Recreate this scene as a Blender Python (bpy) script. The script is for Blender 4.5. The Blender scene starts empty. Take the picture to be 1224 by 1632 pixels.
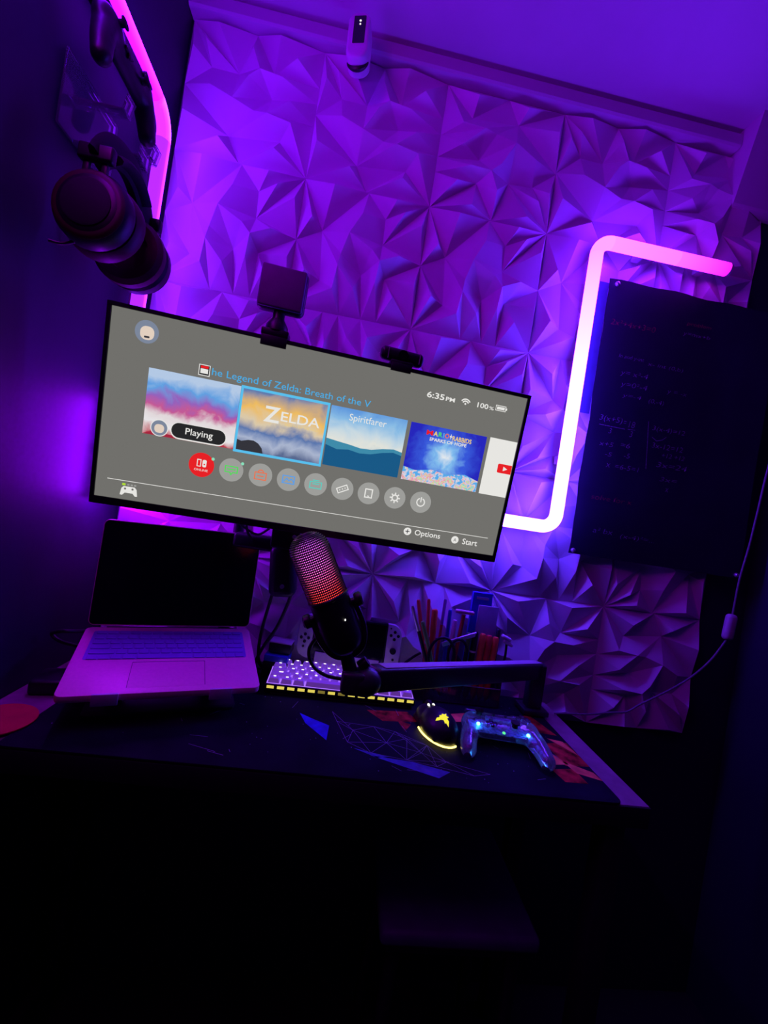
import bpy, bmesh, math, random
from mathutils import Matrix, Vector, Euler
from mathutils.geometry import delaunay_2d_cdt
random.seed(7)
R = math.radians
SC = bpy.context.scene
COL = SC.collection

# ------------------------------------------------------------------ camera, world, exposure
F_PX, YAW, ROLL = 650.0, R(5.3), R(8.8)
cam_d = bpy.data.cameras.new('camera')
cam_d.sensor_fit = 'VERTICAL'; cam_d.sensor_height = 32.0; cam_d.lens = F_PX / 1632.0 * 32.0
cam_d.clip_start = 0.02; cam_d.clip_end = 50
cam = bpy.data.objects.new('camera', cam_d); COL.objects.link(cam)
_fw = Vector((math.sin(YAW), math.cos(YAW), 0)); _r0 = Vector((math.cos(YAW), -math.sin(YAW), 0)); _u0 = Vector((0, 0, 1))
_rt = _r0 * math.cos(ROLL) + _u0 * math.sin(ROLL); _up = _u0 * math.cos(ROLL) - _r0 * math.sin(ROLL)
cam.matrix_world = Matrix(((_rt.x, _up.x, -_fw.x, 0.526), (_rt.y, _up.y, -_fw.y, -1.007), (_rt.z, _up.z, -_fw.z, 1.16), (0, 0, 0, 1)))
SC.camera = cam
world = bpy.data.worlds.new('world'); SC.world = world; world.use_nodes = True
world.node_tree.nodes['Background'].inputs[0].default_value = (0.002, 0.001, 0.006, 1)
world.node_tree.nodes['Background'].inputs[1].default_value = 0.3
SC.view_settings.view_transform = 'Standard'; SC.view_settings.look = 'None'
SC.view_settings.exposure = 0.0; SC.view_settings.gamma = 1.0; SC.view_settings.use_curve_mapping = False

# ------------------------------------------------------------------ materials
M = {}
def nodes_of(name):
    m = bpy.data.materials.new(name); m.use_nodes = True
    return m, m.node_tree, m.node_tree.nodes['Principled BSDF']
def mat(name, col, rough=0.5, metal=0.0, var=0.12, scale=30.0, bump=0.0, bscale=200.0, spec=0.5, emit=None, estr=0.0):
    m, nt, b = nodes_of(name)
    tc = nt.nodes.new('ShaderNodeTexCoord'); nz = nt.nodes.new('ShaderNodeTexNoise')
    nz.inputs['Scale'].default_value = scale; nz.inputs['Detail'].default_value = 4
    nt.links.new(tc.outputs['Object'], nz.inputs['Vector'])
    rp = nt.nodes.new('ShaderNodeValToRGB')
    rp.color_ramp.elements[0].position = 0.3; rp.color_ramp.elements[1].position = 0.7
    rp.color_ramp.elements[0].color = tuple(c * (1 - var) for c in col) + (1,)
    rp.color_ramp.elements[1].color = tuple(min(1, c * (1 + var)) for c in col) + (1,)
    nt.links.new(nz.outputs['Fac'], rp.inputs['Fac']); nt.links.new(rp.outputs['Color'], b.inputs['Base Color'])
    b.inputs['Roughness'].default_value = rough; b.inputs['Metallic'].default_value = metal
    b.inputs['Specular IOR Level'].default_value = spec
    if bump:
        n2 = nt.nodes.new('ShaderNodeTexNoise'); n2.inputs['Scale'].default_value = bscale
        bp = nt.nodes.new('ShaderNodeBump'); bp.inputs['Strength'].default_value = bump; bp.inputs['Distance'].default_value = 0.001
        nt.links.new(tc.outputs['Object'], n2.inputs['Vector']); nt.links.new(n2.outputs['Fac'], bp.inputs['Height'])
        nt.links.new(bp.outputs['Normal'], b.inputs['Normal'])
    if emit:
        b.inputs['Emission Color'].default_value = emit + (1,); b.inputs['Emission Strength'].default_value = estr
    M[name] = m; return m
def emis(name, col, s, sample=False):
    m = bpy.data.materials.new(name); m.use_nodes = True; nt = m.node_tree; nt.nodes.clear()
    e = nt.nodes.new('ShaderNodeEmission'); o = nt.nodes.new('ShaderNodeOutputMaterial')
    e.inputs[0].default_value = col + (1,); e.inputs[1].default_value = s
    nt.links.new(e.outputs[0], o.inputs[0])
    if not sample: m.cycles.emission_sampling = 'NONE'
    M[name] = m; return m
def clear_plastic(name, tint=(0.9, 0.92, 1.0), refl=0.05, rough=0.08, diff=0.04):
    m = bpy.data.materials.new(name); m.use_nodes = True; nt = m.node_tree; nt.nodes.clear()
    o = nt.nodes.new('ShaderNodeOutputMaterial'); t = nt.nodes.new('ShaderNodeBsdfTransparent'); g = nt.nodes.new('ShaderNodeBsdfGlossy')
    d = nt.nodes.new('ShaderNodeBsdfDiffuse'); lw = nt.nodes.new('ShaderNodeLayerWeight'); mx = nt.nodes.new('ShaderNodeMixShader'); m2 = nt.nodes.new('ShaderNodeMixShader')
    ad = nt.nodes.new('ShaderNodeMath'); ad.operation = 'ADD'; ad.inputs[1].default_value = refl
    lw.inputs['Blend'].default_value = 0.25; t.inputs[0].default_value = tint + (1,); g.inputs['Roughness'].default_value = rough
    d.inputs[0].default_value = (0.8, 0.8, 0.9, 1); m2.inputs[0].default_value = diff
    nt.links.new(lw.outputs['Fresnel'], ad.inputs[0]); nt.links.new(ad.outputs[0], mx.inputs[0])
    nt.links.new(t.outputs[0], mx.inputs[1]); nt.links.new(g.outputs[0], mx.inputs[2])
    nt.links.new(mx.outputs[0], m2.inputs[1]); nt.links.new(d.outputs[0], m2.inputs[2]); nt.links.new(m2.outputs[0], o.inputs[0])
    M[name] = m; return m
def art(name, stops, scale, mode, stren=1.0, warp=0.5, detail=5):
    """flat screen picture: gradient + noise through a colour ramp, emitted"""
    m = bpy.data.materials.new(name); m.use_nodes = True; nt = m.node_tree; nt.nodes.clear()
    o = nt.nodes.new('ShaderNodeOutputMaterial'); e = nt.nodes.new('ShaderNodeEmission'); e.inputs[1].default_value = stren
    tc = nt.nodes.new('ShaderNodeTexCoord'); nz = nt.nodes.new('ShaderNodeTexNoise'); nz.inputs['Scale'].default_value = scale; nz.inputs['Detail'].default_value = detail
    nz.inputs['Distortion'].default_value = 0.6
    sp = nt.nodes.new('ShaderNodeSeparateXYZ'); nt.links.new(tc.outputs['Object'], sp.inputs[0]); nt.links.new(tc.outputs['Object'], nz.inputs['Vector'])
    g = nt.nodes.new('ShaderNodeMath')
    if mode == 'radial':
        ln = nt.nodes.new('ShaderNodeVectorMath'); ln.operation = 'LENGTH'; nt.links.new(tc.outputs['Object'], ln.inputs[0])
        g.operation = 'MULTIPLY'; g.inputs[1].default_value = 11.0; nt.links.new(ln.outputs['Value'], g.inputs[0])
    else:
        g.operation = 'MULTIPLY_ADD'; g.inputs[1].default_value = 1 / 0.106; g.inputs[2].default_value = 0.5
        nt.links.new(sp.outputs['Z' if mode == 'z' else 'X'], g.inputs[0])
    w = nt.nodes.new('ShaderNodeMath'); w.operation = 'MULTIPLY_ADD'; w.inputs[1].default_value = warp; w.inputs[2].default_value = -0.5 * warp
    nt.links.new(nz.outputs['Fac'], w.inputs[0])
    a = nt.nodes.new('ShaderNodeMath'); a.operation = 'ADD'; nt.links.new(g.outputs[0], a.inputs[0]); nt.links.new(w.outputs[0], a.inputs[1])
    rp = nt.nodes.new('ShaderNodeValToRGB'); cr = rp.color_ramp
    while len(cr.elements) < len(stops): cr.elements.new(0.5)
    for el, (p, c) in zip(cr.elements, stops): el.position = p; el.color = c + (1,)
    nt.links.new(a.outputs[0], rp.inputs[0]); nt.links.new(rp.outputs[0], e.inputs[0]); nt.links.new(e.outputs[0], o.inputs[0])
    m.cycles.emission_sampling = 'NONE'
    M[name] = m; return m

mat('dark_paint', (0.013, 0.014, 0.036), 0.55, var=0.1, scale=6, bump=0.15, bscale=90)
mat('white_paint', (0.56, 0.54, 0.58), 0.7, var=0.03, scale=8, bump=0.1, bscale=60)
mat('panel_white', (0.74, 0.72, 0.76), 0.5, var=0.02, scale=12, bump=0.05, bscale=300)
mat('floor_wood', (0.020, 0.014, 0.012), 0.55, scale=12)
mat('desk_wood', (0.30, 0.20, 0.22), 0.6, var=0.25, scale=22, bump=0.3, bscale=120)
mat('desk_edge', (0.012, 0.011, 0.013), 0.6)
mat('black_plastic', (0.010, 0.010, 0.012), 0.42)
mat('black_matte', (0.008, 0.008, 0.010), 0.75)
mat('black_metal', (0.016, 0.016, 0.020), 0.35, spec=0.6)
mat('arm_black', (0.020, 0.020, 0.026), 0.45, spec=0.7)
mat('black_gloss', (0.004, 0.004, 0.006), 0.12)
mat('rubber', (0.010, 0.010, 0.011), 0.85)
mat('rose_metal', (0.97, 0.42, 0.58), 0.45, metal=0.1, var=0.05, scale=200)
mat('silver', (0.75, 0.72, 0.76), 0.35, metal=0.8, var=0.03)
mat('key_cover', (0.24, 0.20, 0.62), 0.45, var=0.08)
mat('white_plastic', (0.70, 0.68, 0.72), 0.4, var=0.04)
mat('grey_plastic', (0.42, 0.40, 0.44), 0.5, var=0.05)
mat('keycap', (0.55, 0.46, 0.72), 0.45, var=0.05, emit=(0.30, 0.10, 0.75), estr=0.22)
mat('mat_cloth', (0.006, 0.005, 0.014), 0.8, var=0.5, scale=9, bump=0.2, bscale=900, spec=0.12)
mat('print_blue', (0.02, 0.05, 0.55), 0.8, var=0.4, scale=40)
mat('print_steel', (0.06, 0.12, 0.36), 0.8, var=0.4, scale=40)
mat('print_red', (0.36, 0.03, 0.02), 0.8, var=0.9, scale=45, spec=0.1)
mat('print_orange', (0.90, 0.22, 0.05), 0.7, var=0.45, scale=40)
mat('print_line', (0.26, 0.26, 0.32), 0.8, spec=0.1)
mat('red_felt', (0.62, 0.03, 0.04), 0.85)
mat('dark_red', (0.050, 0.004, 0.008), 0.5)
mat('cushion', (0.014, 0.012, 0.016), 0.7, bump=0.3, bscale=300)
mat('board_sheet', (0.016, 0.016, 0.040), 0.45, var=0.2, scale=10, spec=0.5)
mat('board_margin', (0.05, 0.06, 0.16), 0.5)
mat('chalk', (0.26, 0.25, 0.33), 0.9, var=0.5, scale=300)
mat('chalk_red', (0.30, 0.01, 0.06), 0.9, var=0.5, scale=300)
mat('diffuser', (0.16, 0.13, 0.20), 0.6)
mat('cable_black', (0.012, 0.012, 0.014), 0.5)
mat('cable_grey', (0.13, 0.125, 0.145), 0.5)
mat('pen_red', (0.70, 0.05, 0.05), 0.4); mat('pen_orange', (0.85, 0.16, 0.05), 0.4); mat('pen_green', (0.15, 0.55, 0.08), 0.4)
mat('pen_blue', (0.05, 0.08, 0.55), 0.4); mat('pen_purple', (0.35, 0.12, 0.5), 0.4); mat('pen_pink', (0.75, 0.4, 0.5), 0.4)
mat('box_blue', (0.03, 0.07, 0.55), 0.45); mat('card_grey', (0.34, 0.30, 0.42), 0.4); mat('wood_red', (0.45, 0.10, 0.08), 0.5)
mat('stool_vinyl', (0.10, 0.09, 0.16), 0.6)
mat('circuit', (0.22, 0.25, 0.50), 0.35, var=0.8, scale=160)
clear_plastic('acrylic', (0.93, 0.93, 0.97), 0.03, 0.05, 0.05)
clear_plastic('clear_shell', (0.80, 0.86, 1.0), 0.10, 0.16, 0.11)
clear_plastic('smoke_acrylic', (0.55, 0.52, 0.62), 0.04, 0.06, 0.03)
# lights and screens
emis('screen_grey', (0.165, 0.162, 0.150), 1.0, True)
emis('ui_white', (0.80, 0.79, 0.76), 1.0); emis('ui_blue', (0.06, 0.42, 0.80), 1.0); emis('ui_cyan', (0.10, 0.52, 0.85), 1.0)
emis('ui_circle', (0.34, 0.34, 0.325), 1.0); emis('ui_red', (0.80, 0.015, 0.02), 1.0); emis('ui_green', (0.08, 0.70, 0.10), 1.0)
emis('ui_orange', (0.80, 0.17, 0.08), 1.0); emis('ui_azure', (0.10, 0.34, 0.80), 1.0); emis('ui_teal', (0.10, 0.60, 0.52), 1.0)
emis('ui_mint', (0.25, 0.75, 0.50), 1.0); emis('ui_dark', (0.02, 0.02, 0.022), 1.0); emis('ui_lime', (0.45, 0.75, 0.03), 1.0)
emis('ui_skin', (0.75, 0.62, 0.52), 1.0); emis('ui_bluegrey', (0.20, 0.24, 0.33), 1.0); emis('ui_gold', (0.85, 0.60, 0.18), 1.0)
emis('ui_crimson', (0.38, 0.02, 0.05), 1.0); emis('ui_rock', (0.035, 0.035, 0.045), 1.0); emis('ui_sea', (0.01, 0.10, 0.24), 1.0); emis('ui_sea_light', (0.05, 0.26, 0.40), 1.0)
art('art_watercolour', [(0.0, (0.50, 0.03, 0.06)), (0.16, (0.80, 0.78, 0.80)), (0.34, (0.75, 0.68, 0.70)), (0.46, (0.55, 0.10, 0.30)), (0.58, (0.30, 0.12, 0.50)), (0.74, (0.12, 0.35, 0.75)), (0.9, (0.45, 0.58, 0.78))], 26, 'z', 1.0, 0.55)
art('art_sunset', [(0.0, (0.10, 0.14, 0.28)), (0.22, (0.40, 0.46, 0.62)), (0.38, (0.10, 0.18, 0.42)), (0.52, (0.70, 0.58, 0.40)), (0.72, (0.85, 0.50, 0.12)), (0.88, (0.45, 0.34, 0.28)), (1.0, (0.12, 0.20, 0.42))], 24, 'z', 1.0, 0.5)
art('art_sky', [(0.30, (0.30, 0.50, 0.62)), (0.45, (0.75, 0.76, 0.70)), (0.62, (0.55, 0.68, 0.76)), (0.80, (0.25, 0.50, 0.78)), (1.0, (0.12, 0.32, 0.72))], 30, 'z', 1.0, 0.35)
art('art_burst', [(0.0, (0.75, 0.80, 0.85)), (0.20, (0.22, 0.50, 0.85)), (0.45, (0.04, 0.10, 0.70)), (0.8, (0.02, 0.02, 0.50))], 60, 'radial', 1.0, 0.45)
art('art_confetti', [(0.0, (0.05, 0.35, 0.70)), (0.30, (0.12, 0.55, 0.75)), (0.46, (0.65, 0.75, 0.35)), (0.54, (0.80, 0.25, 0.40)), (0.62, (0.75, 0.70, 0.75)), (0.78, (0.10, 0.40, 0.80))], 120, 'z', 1.0, 1.6)
emis('led_yellow', (1.0, 0.82, 0.14), 0.75); emis('led_yellow_dim', (0.55, 0.42, 0.08), 0.35); emis('led_legend', (1.0, 0.86, 0.95), 1.7)
emis('key_glow', (0.35, 0.14, 0.95), 1.3)
emis('logo_yellow', (0.95, 0.85, 0.06), 1.0); emis('strip_yellow', (1.0, 0.80, 0.16), 4.0, True)
emis('led_blue', (0.03, 0.30, 1.0), 42.0, True); emis('led_green', (0.1, 1.0, 0.2), 2.2); emis('led_white', (1.0, 0.95, 0.9), 1.5)
def core_mat():
    m = bpy.data.materials.new('mic_core'); m.use_nodes = True; nt = m.node_tree; nt.nodes.clear()
    o = nt.nodes.new('ShaderNodeOutputMaterial'); e = nt.nodes.new('ShaderNodeEmission'); e.inputs[1].default_value = 2.1
    tc = nt.nodes.new('ShaderNodeTexCoord'); sp = nt.nodes.new('ShaderNodeSeparateXYZ'); mp = nt.nodes.new('ShaderNodeMapRange')
    mp.inputs[1].default_value = 0.085; mp.inputs[2].default_value = 0.18; rp = nt.nodes.new('ShaderNodeValToRGB'); cr = rp.color_ramp
    st = [(0.0, (1.0, 0.045, 0.03)), (0.14, (1.0, 0.05, 0.06)), (0.32, (0.98, 0.10, 0.30)), (0.55, (0.85, 0.14, 0.70)), (1.0, (0.50, 0.10, 0.70))]
    while len(cr.elements) < len(st): cr.elements.new(0.5)
    for el, (p, c) in zip(cr.elements, st): el.position = p; el.color = c + (1,)
    nt.links.new(tc.outputs['Object'], sp.inputs[0]); nt.links.new(sp.outputs['Z'], mp.inputs[0]); nt.links.new(mp.outputs[0], rp.inputs[0])
    nt.links.new(rp.outputs[0], e.inputs[0]); nt.links.new(e.outputs[0], o.inputs[0]); M['mic_core'] = m
core_mat()
def tube_mat():
    m = bpy.data.materials.new('led_diffuser'); m.use_nodes = True; nt = m.node_tree; nt.nodes.clear()
    o = nt.nodes.new('ShaderNodeOutputMaterial'); e = nt.nodes.new('ShaderNodeEmission'); a = nt.nodes.new('ShaderNodeAttribute'); a.attribute_name = 'led'
    nt.links.new(a.outputs['Color'], e.inputs[0]); nt.links.new(e.outputs[0], o.inputs[0]); M['led_diffuser'] = m
tube_mat()

# ------------------------------------------------------------------ mesh helpers
I4 = Matrix.Identity(4)
def basis(p0, p1):
    z = (Vector(p1) - Vector(p0)).normalized(); a = Vector((0, 0, 1)) if abs(z.z) < 0.9 else Vector((1, 0, 0))
    x = a.cross(z).normalized(); y = z.cross(x)
    m = Matrix((x, y, z)).transposed().to_4x4(); m.translation = Vector(p0); return m
class B:
    def __init__(s): s.bm = bmesh.new()
    def merge(s, t):
        me = bpy.data.meshes.new('t'); t.to_mesh(me); t.free(); s.bm.from_mesh(me); bpy.data.meshes.remove(me); return s
    def box(s, c, d, r=0.0, seg=2, rot=None):
        t = bmesh.new(); mt = Matrix.Translation(Vector(c)) @ (rot.to_4x4() if rot else I4)
        bmesh.ops.create_cube(t, size=1.0); bmesh.ops.scale(t, vec=Vector(d), verts=t.verts)
        if r: bmesh.ops.bevel(t, geom=t.edges[:], offset=r, segments=seg, affect='EDGES', profile=0.5)
        bmesh.ops.transform(t, matrix=mt, verts=t.verts); return s.merge(t)
    def ring_strip(s, rings, closed=True, cap=True):
        vs = [[s.bm.verts.new(p) for p in r] for r in rings]; n = len(vs[0])
        for a, b in zip(vs, vs[1:]):
            for i in range(n if closed else n - 1):
                j = (i + 1) % n; s.bm.faces.new((a[i], a[j], b[j], b[i]))
        if cap and closed:
            s.bm.faces.new(vs[0][::-1]); s.bm.faces.new(vs[-1])
        return s
    def cyl(s, p0, p1, r0, r1=None, n=16):
        r1 = r0 if r1 is None else r1; m = basis(p0, p1); L = (Vector(p1) - Vector(p0)).length
        return s.ring_strip([[m @ Vector((r * math.cos(2 * math.pi * i / n), r * math.sin(2 * math.pi * i / n), z)) for i in range(n)] for r, z in ((r0, 0), (r1, L))])
    def lathe(s, prof, m=I4, n=24):
        return s.ring_strip([[m @ Vector((max(r, 1e-4) * math.cos(2 * math.pi * i / n), max(r, 1e-4) * math.sin(2 * math.pi * i / n), z)) for i in range(n)] for r, z in prof])
    def tube(s, pts, r, n=8, sx=1.0):
        pts = [Vector(p) for p in pts]; rs = r if isinstance(r, (list, tuple)) else [r] * len(pts); rings = []
        t = (pts[1] - pts[0]).normalized(); a = Vector((0, 0, 1)) if abs(t.z) < 0.9 else Vector((1, 0, 0)); x = a.cross(t).normalized()
        for k, p in enumerate(pts):
            t = (pts[min(k + 1, len(pts) - 1)] - pts[max(k - 1, 0)]).normalized(); x = (x - t * x.dot(t)).normalized(); y = t.cross(x)
            rings.append([p + (x * math.cos(2 * math.pi * i / n) * sx + y * math.sin(2 * math.pi * i / n)) * rs[k] for i in range(n)])
        return s.ring_strip(rings)
    def prism(s, outline, h, m=I4, bevel=0.0, seg=2):
        t = bmesh.new(); vs = [t.verts.new((x, y, 0)) for x, y in outline]; f = t.faces.new(vs)
        ex = bmesh.ops.extrude_face_region(t, geom=[f]); bmesh.ops.translate(t, vec=(0, 0, h), verts=[v for v in ex['geom'] if isinstance(v, bmesh.types.BMVert)])
        bmesh.ops.recalc_face_normals(t, faces=t.faces)
        if bevel:
            ed = [e for e in t.edges if abs(e.verts[0].co.z - e.verts[1].co.z) < 1e-6]
            bmesh.ops.bevel(t, geom=ed, offset=bevel, segments=seg, affect='EDGES', profile=0.5)
        bmesh.ops.transform(t, matrix=m, verts=t.verts); return s.merge(t)
    def ell(s, c, d, rot=None, u=20, v=12):
        t = bmesh.new(); bmesh.ops.create_uvsphere(t, u_segments=u, v_segments=v, radius=1.0); bmesh.ops.scale(t, vec=Vector(d), verts=t.verts)
        bmesh.ops.transform(t, matrix=Matrix.Translation(Vector(c)) @ (rot.to_4x4() if rot else I4), verts=t.verts); return s.merge(t)
    def poly(s, pts):
        s.bm.faces.new([s.bm.verts.new(p) for p in pts]); return s
    def mesh(s, name='mesh', smooth=True, fix=True):
        if fix: bmesh.ops.recalc_face_normals(s.bm, faces=s.bm.faces)
        me = bpy.data.meshes.new(name); s.bm.to_mesh(me); s.bm.free()
        if smooth:
            for p in me.polygons: p.use_smooth = True
            me.set_sharp_from_angle(angle=R(38))
        return me
    def build(s, name, m, parent=None, smooth=True, loc=(0, 0, 0), rot=(0, 0, 0)):
        return link(name, s.mesh(name, smooth), m, parent, loc, rot)
def link(name, me, m, parent=None, loc=(0, 0, 0), rot=(0, 0, 0)):
    if m is not None and not me.materials: me.materials.append(M[m])
    o = bpy.data.objects.new(name, me); COL.objects.link(o); o.parent = parent; o.location = loc; o.rotation_euler = rot; return o
def remeshed(b, voxel, smooth=6):
    me = b.mesh('t', False); o = bpy.data.objects.new('t', me); COL.objects.link(o)
    md = o.modifiers.new('r', 'REMESH'); md.mode = 'VOXEL'; md.voxel_size = voxel
    sm = o.modifiers.new('s', 'SMOOTH'); sm.iterations = smooth; sm.factor = 0.5
    dg = bpy.context.evaluated_depsgraph_get(); out = bpy.data.meshes.new_from_object(o.evaluated_get(dg))
    bpy.data.objects.remove(o); bpy.data.meshes.remove(me)
    for p in out.polygons: p.use_smooth = True
    return out
def thing(name, label, cat, loc=(0, 0, 0), rot=(0, 0, 0), group=None, mode='XYZ'):
    o = bpy.data.objects.new(name, None); COL.objects.link(o); o.empty_display_size = 0.02; o.rotation_mode = mode
    o.location = loc; o.rotation_euler = rot; return tag(o, label, cat, group)
def tag(o, label, cat, group=None):
    o['label'] = label; o['category'] = cat
    if group: o['group'] = group
    return o
def struct(o, label=None):
    o['kind'] = 'structure'
    if label: o['label'] = label
    return o
def lbl(o, label): o['label'] = label; return o
def rrect(w, h, r, n=5, cx=0.0, cy=0.0):
    out = []
    for sx, sy, a0 in ((1, 1, 0), (-1, 1, 90), (-1, -1, 180), (1, -1, 270)):
        for i in range(n + 1):
            a = R(a0 + 90 * i / n); out.append((cx + sx * (w / 2 - r) + r * math.cos(a), cy + sy * (h / 2 - r) + r * math.sin(a)))
    return out
def spline(pts, n=8):
    P = [Vector(p) for p in pts]; P = [P[0] * 2 - P[1]] + P + [P[-1] * 2 - P[-2]]; out = []
    for i in range(1, len(P) - 2):
        for k in range(n):
            t = k / n; a, b, c, d = P[i - 1], P[i], P[i + 1], P[i + 2]
            out.append(0.5 * ((2 * b) + (c - a) * t + (2 * a - 5 * b + 4 * c - d) * t * t + (3 * b - a - 3 * c + d) * t ** 3))
    out.append(P[-2]); return out
# matrix that lays a 2-D drawing (x right, y up) on a plane that faces -Y at depth y
def face_y(y): return Matrix(((1, 0, 0, 0), (0, 0, -1, y), (0, 1, 0, 0), (0, 0, 0, 1)))
def text_mesh(s, x0, x1, z0, z1, y, shear=0.0, bold=0.0):
    cu = bpy.data.curves.new('t', 'FONT'); cu.body = s; cu.size = 1.0; cu.shear = shear; cu.offset = bold; cu.resolution_u = 3
    o = bpy.data.objects.new('t', cu); COL.objects.link(o); dg = bpy.context.evaluated_depsgraph_get()
    me = bpy.data.meshes.new_from_object(o.evaluated_get(dg)); bpy.data.objects.remove(o); bpy.data.curves.remove(cu)
    xs = [v.co.x for v in me.vertices]; ys = [v.co.y for v in me.vertices]
    ax, bx, ay, by = min(xs), max(xs), min(ys), max(ys)
    for v in me.vertices:
        v.co = Vector((x0 + (v.co.x - ax) / (bx - ax) * (x1 - x0), y, z0 + (v.co.y - ay) / (by - ay) * (z1 - z0)))
    me.materials.clear(); return me

# ------------------------------------------------------------------ the room
XR, ZC = 1.63, 2.275
b = B(); b.box((0.8, -1.35, -0.03), (1.9, 2.9, 0.06)); struct(b.build('floor', 'floor_wood', smooth=False), 'dark floor under the desk')
b = B(); b.box((0.8, -1.35, ZC + 0.04), (1.9, 2.9, 0.08)); struct(b.build('ceiling', 'white_paint', smooth=False), 'smooth white ceiling washed in purple light')
b = B(); b.box((0.8, 0.05, ZC / 2), (1.9, 0.10, ZC)); wall_back = struct(b.build('wall_back', 'dark_paint', smooth=False), 'dark back wall clad with faceted white panels')
b = B(); b.box((-0.05, -1.38, ZC / 2), (0.10, 2.76, ZC)); struct(b.build('wall_left', 'dark_paint', smooth=False), 'dark painted left wall')
b = B(); b.box((XR + 0.05, -1.38, ZC / 2), (0.10, 2.76, ZC)); struct(b.build('wall_right', 'dark_paint', smooth=False), 'dark painted right wall')
b = B(); b.box((0.8, -2.75, ZC / 2), (1.9, 0.10, ZC)); struct(b.build('wall_rear', 'dark_paint', smooth=False), 'dark wall behind the camera')
# cornice strip above the panels, with a shadow groove under the ceiling
b = B(); prof = [(0.0, 2.2285), (-0.030, 2.2285), (-0.034, 2.233), (-0.034, 2.260), (-0.026, 2.264), (-0.020, 2.268), (-0.020, 2.2745), (0.0, 2.2745)]
b.ring_strip([[Vector((x, y, z)) for y, z in prof] for x in (0.001, 1.384)]); struct(b.build('trim_1', 'white_paint', smooth=False), 'white cornice strip between panels and ceiling')
b = B(); b.ring_strip([[Vector((x, y, z)) for y, z in ((0.0, 2.080), (-0.030, 2.080), (-0.034, 2.084), (-0.085, 2.2745), (0.0, 2.2745))] for x in (1.3855, XR)])
struct(b.build('trim_2', 'white_paint', smooth=False), 'white sloped soffit in the upper right corner')

# faceted wall panels: one moulded tile design, turned a quarter here and there
TL_ = [(0, 0, 0), (1, 0, 0), (1, 1, 0), (0, 1, 0), (.507, 1, 0), (.411, 0, 0), (.59, 0, 0), (.714, 0, 0), (1, .52, 0), (0, .52, 0),
       (.187, .625, 0), (.674, .613, 0), (.539, .343, 0), (.729, .35, 0), (.667, .816, .1), (.226, .237, .05), (.242, .945, .95), (.737, .943, .85), (.486, .786, .75), (.815, .863, .8),
       (.955, .79, .75), (.107, .67, .9), (.409, .608, .95), (.599, .513, .95), (.364, .442, .75), (.671, .439, .95), (.814, .506, .95), (.965, .325, .85), (.81, .176, 1), (.355, .339, .95),
       (.109, .251, .95), (.336, .161, .8), (.496, .191, .8), (.659, .271, .85), (.202, 0, 0)]
# 0 bottom-left, 1 bottom-right, 2 top-right, 3 top-left; then the low star points and the proud peaks
TE_ = [(0, 34), (34, 5), (5, 6), (6, 7), (7, 1), (1, 8), (8, 2), (2, 4), (4, 3), (3, 9), (9, 0),
       (16, 10), (16, 4), (4, 10), (3, 16), (3, 10), (3, 21), (21, 10), (21, 9), (10, 9), (4, 18), (18, 10), (18, 14), (4, 14), (4, 17), (17, 14), (17, 2), (14, 2), (14, 19), (19, 2), (19, 11), (14, 11),
       (11, 2), (11, 20), (20, 2), (20, 8), (11, 8), (11, 26), (26, 8), (26, 13), (13, 8), (13, 27), (27, 8), (27, 1), (13, 1), (13, 28), (28, 7), (28, 1), (7, 13), (18, 11), (10, 22), (22, 11), (22, 12), (22, 23),
       (23, 11), (23, 12), (12, 25), (25, 11), (25, 13), (25, 33), (33, 12), (33, 6), (33, 7), (33, 13), (12, 6), (12, 32), (32, 6), (32, 5), (29, 12), (29, 5), (29, 32), (10, 24), (24, 12), (24, 29), (10, 29), (10, 15),
       (9, 15), (9, 30), (30, 15), (30, 0), (15, 0), (15, 29), (31, 5), (29, 31), (15, 31), (0, 31)]
def tile_mesh(k, w, h, depth=0.029):
    V = []
    for p, q, hh in TL_:
        for _ in range(k): p, q = 1 - q, p
        V.append((p, q, hh))
    pts = [Vector((p, q)) for p, q, _ in V]
    co, ed, fa, ov, oe, of = delaunay_2d_cdt(pts, TE_, [], 0, 1e-5)
    H = [V[o[0]][2] if o else 0.5 for o in ov]
    bm = bmesh.new(); g = 0.0002
    vs = [bm.verts.new((g + c.x * (w - 2 * g), -(0.003 + depth * H[i]), g + c.y * (h - 2 * g))) for i, c in enumerate(co)]
    for f in fa:
        if len(f) >= 3:
            try: bm.faces.new([vs[i] for i in f])
            except ValueError: pass
    be = [e for e in bm.edges if len(e.link_faces) == 1]
    ex = bmesh.ops.extrude_edge_only(bm, edges=be)
    for v in ex['geom']:
        if isinstance(v, bmesh.types.BMVert): v.co.y = 0.0
    bmesh.ops.recalc_face_normals(bm, faces=bm.faces)
    # sides are open at the back, so make sure the front looks at the room
    if sum(f.normal.y * f.calc_area() for f in bm.faces) > 0: bmesh.ops.reverse_faces(bm, faces=bm.faces)
    me = bpy.data.meshes.new('wall_panel'); bm.to_mesh(me); bm.free(); return me
COLX = [0.004, 0.3095, 0.615, 0.9205, 1.226, 1.500]; ROWZ = [2.228, 1.922, 1.616, 1.310, 1.004, 0.698]
TURN = [[1, 1, 3, 1, 3], [0, 0, 0, 0, 2], [0, 2, 0, 2, 0], [1, 3, 3, 0, 2], [3, 1, 2, 1, 3]]
cache = {}
for i in range(5):
    for j in range(5):
        w, h, k = COLX[j + 1] - COLX[j], ROWZ[i] - ROWZ[i + 1], TURN[i][j]
        key = (round(w, 3), round(h, 3), k)
        if key not in cache: cache[key] = tile_mesh(k, w, h)
        link('wall_panel', cache[key], 'panel_white', wall_back, (COLX[j], 0, ROWZ[i + 1]))

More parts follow.
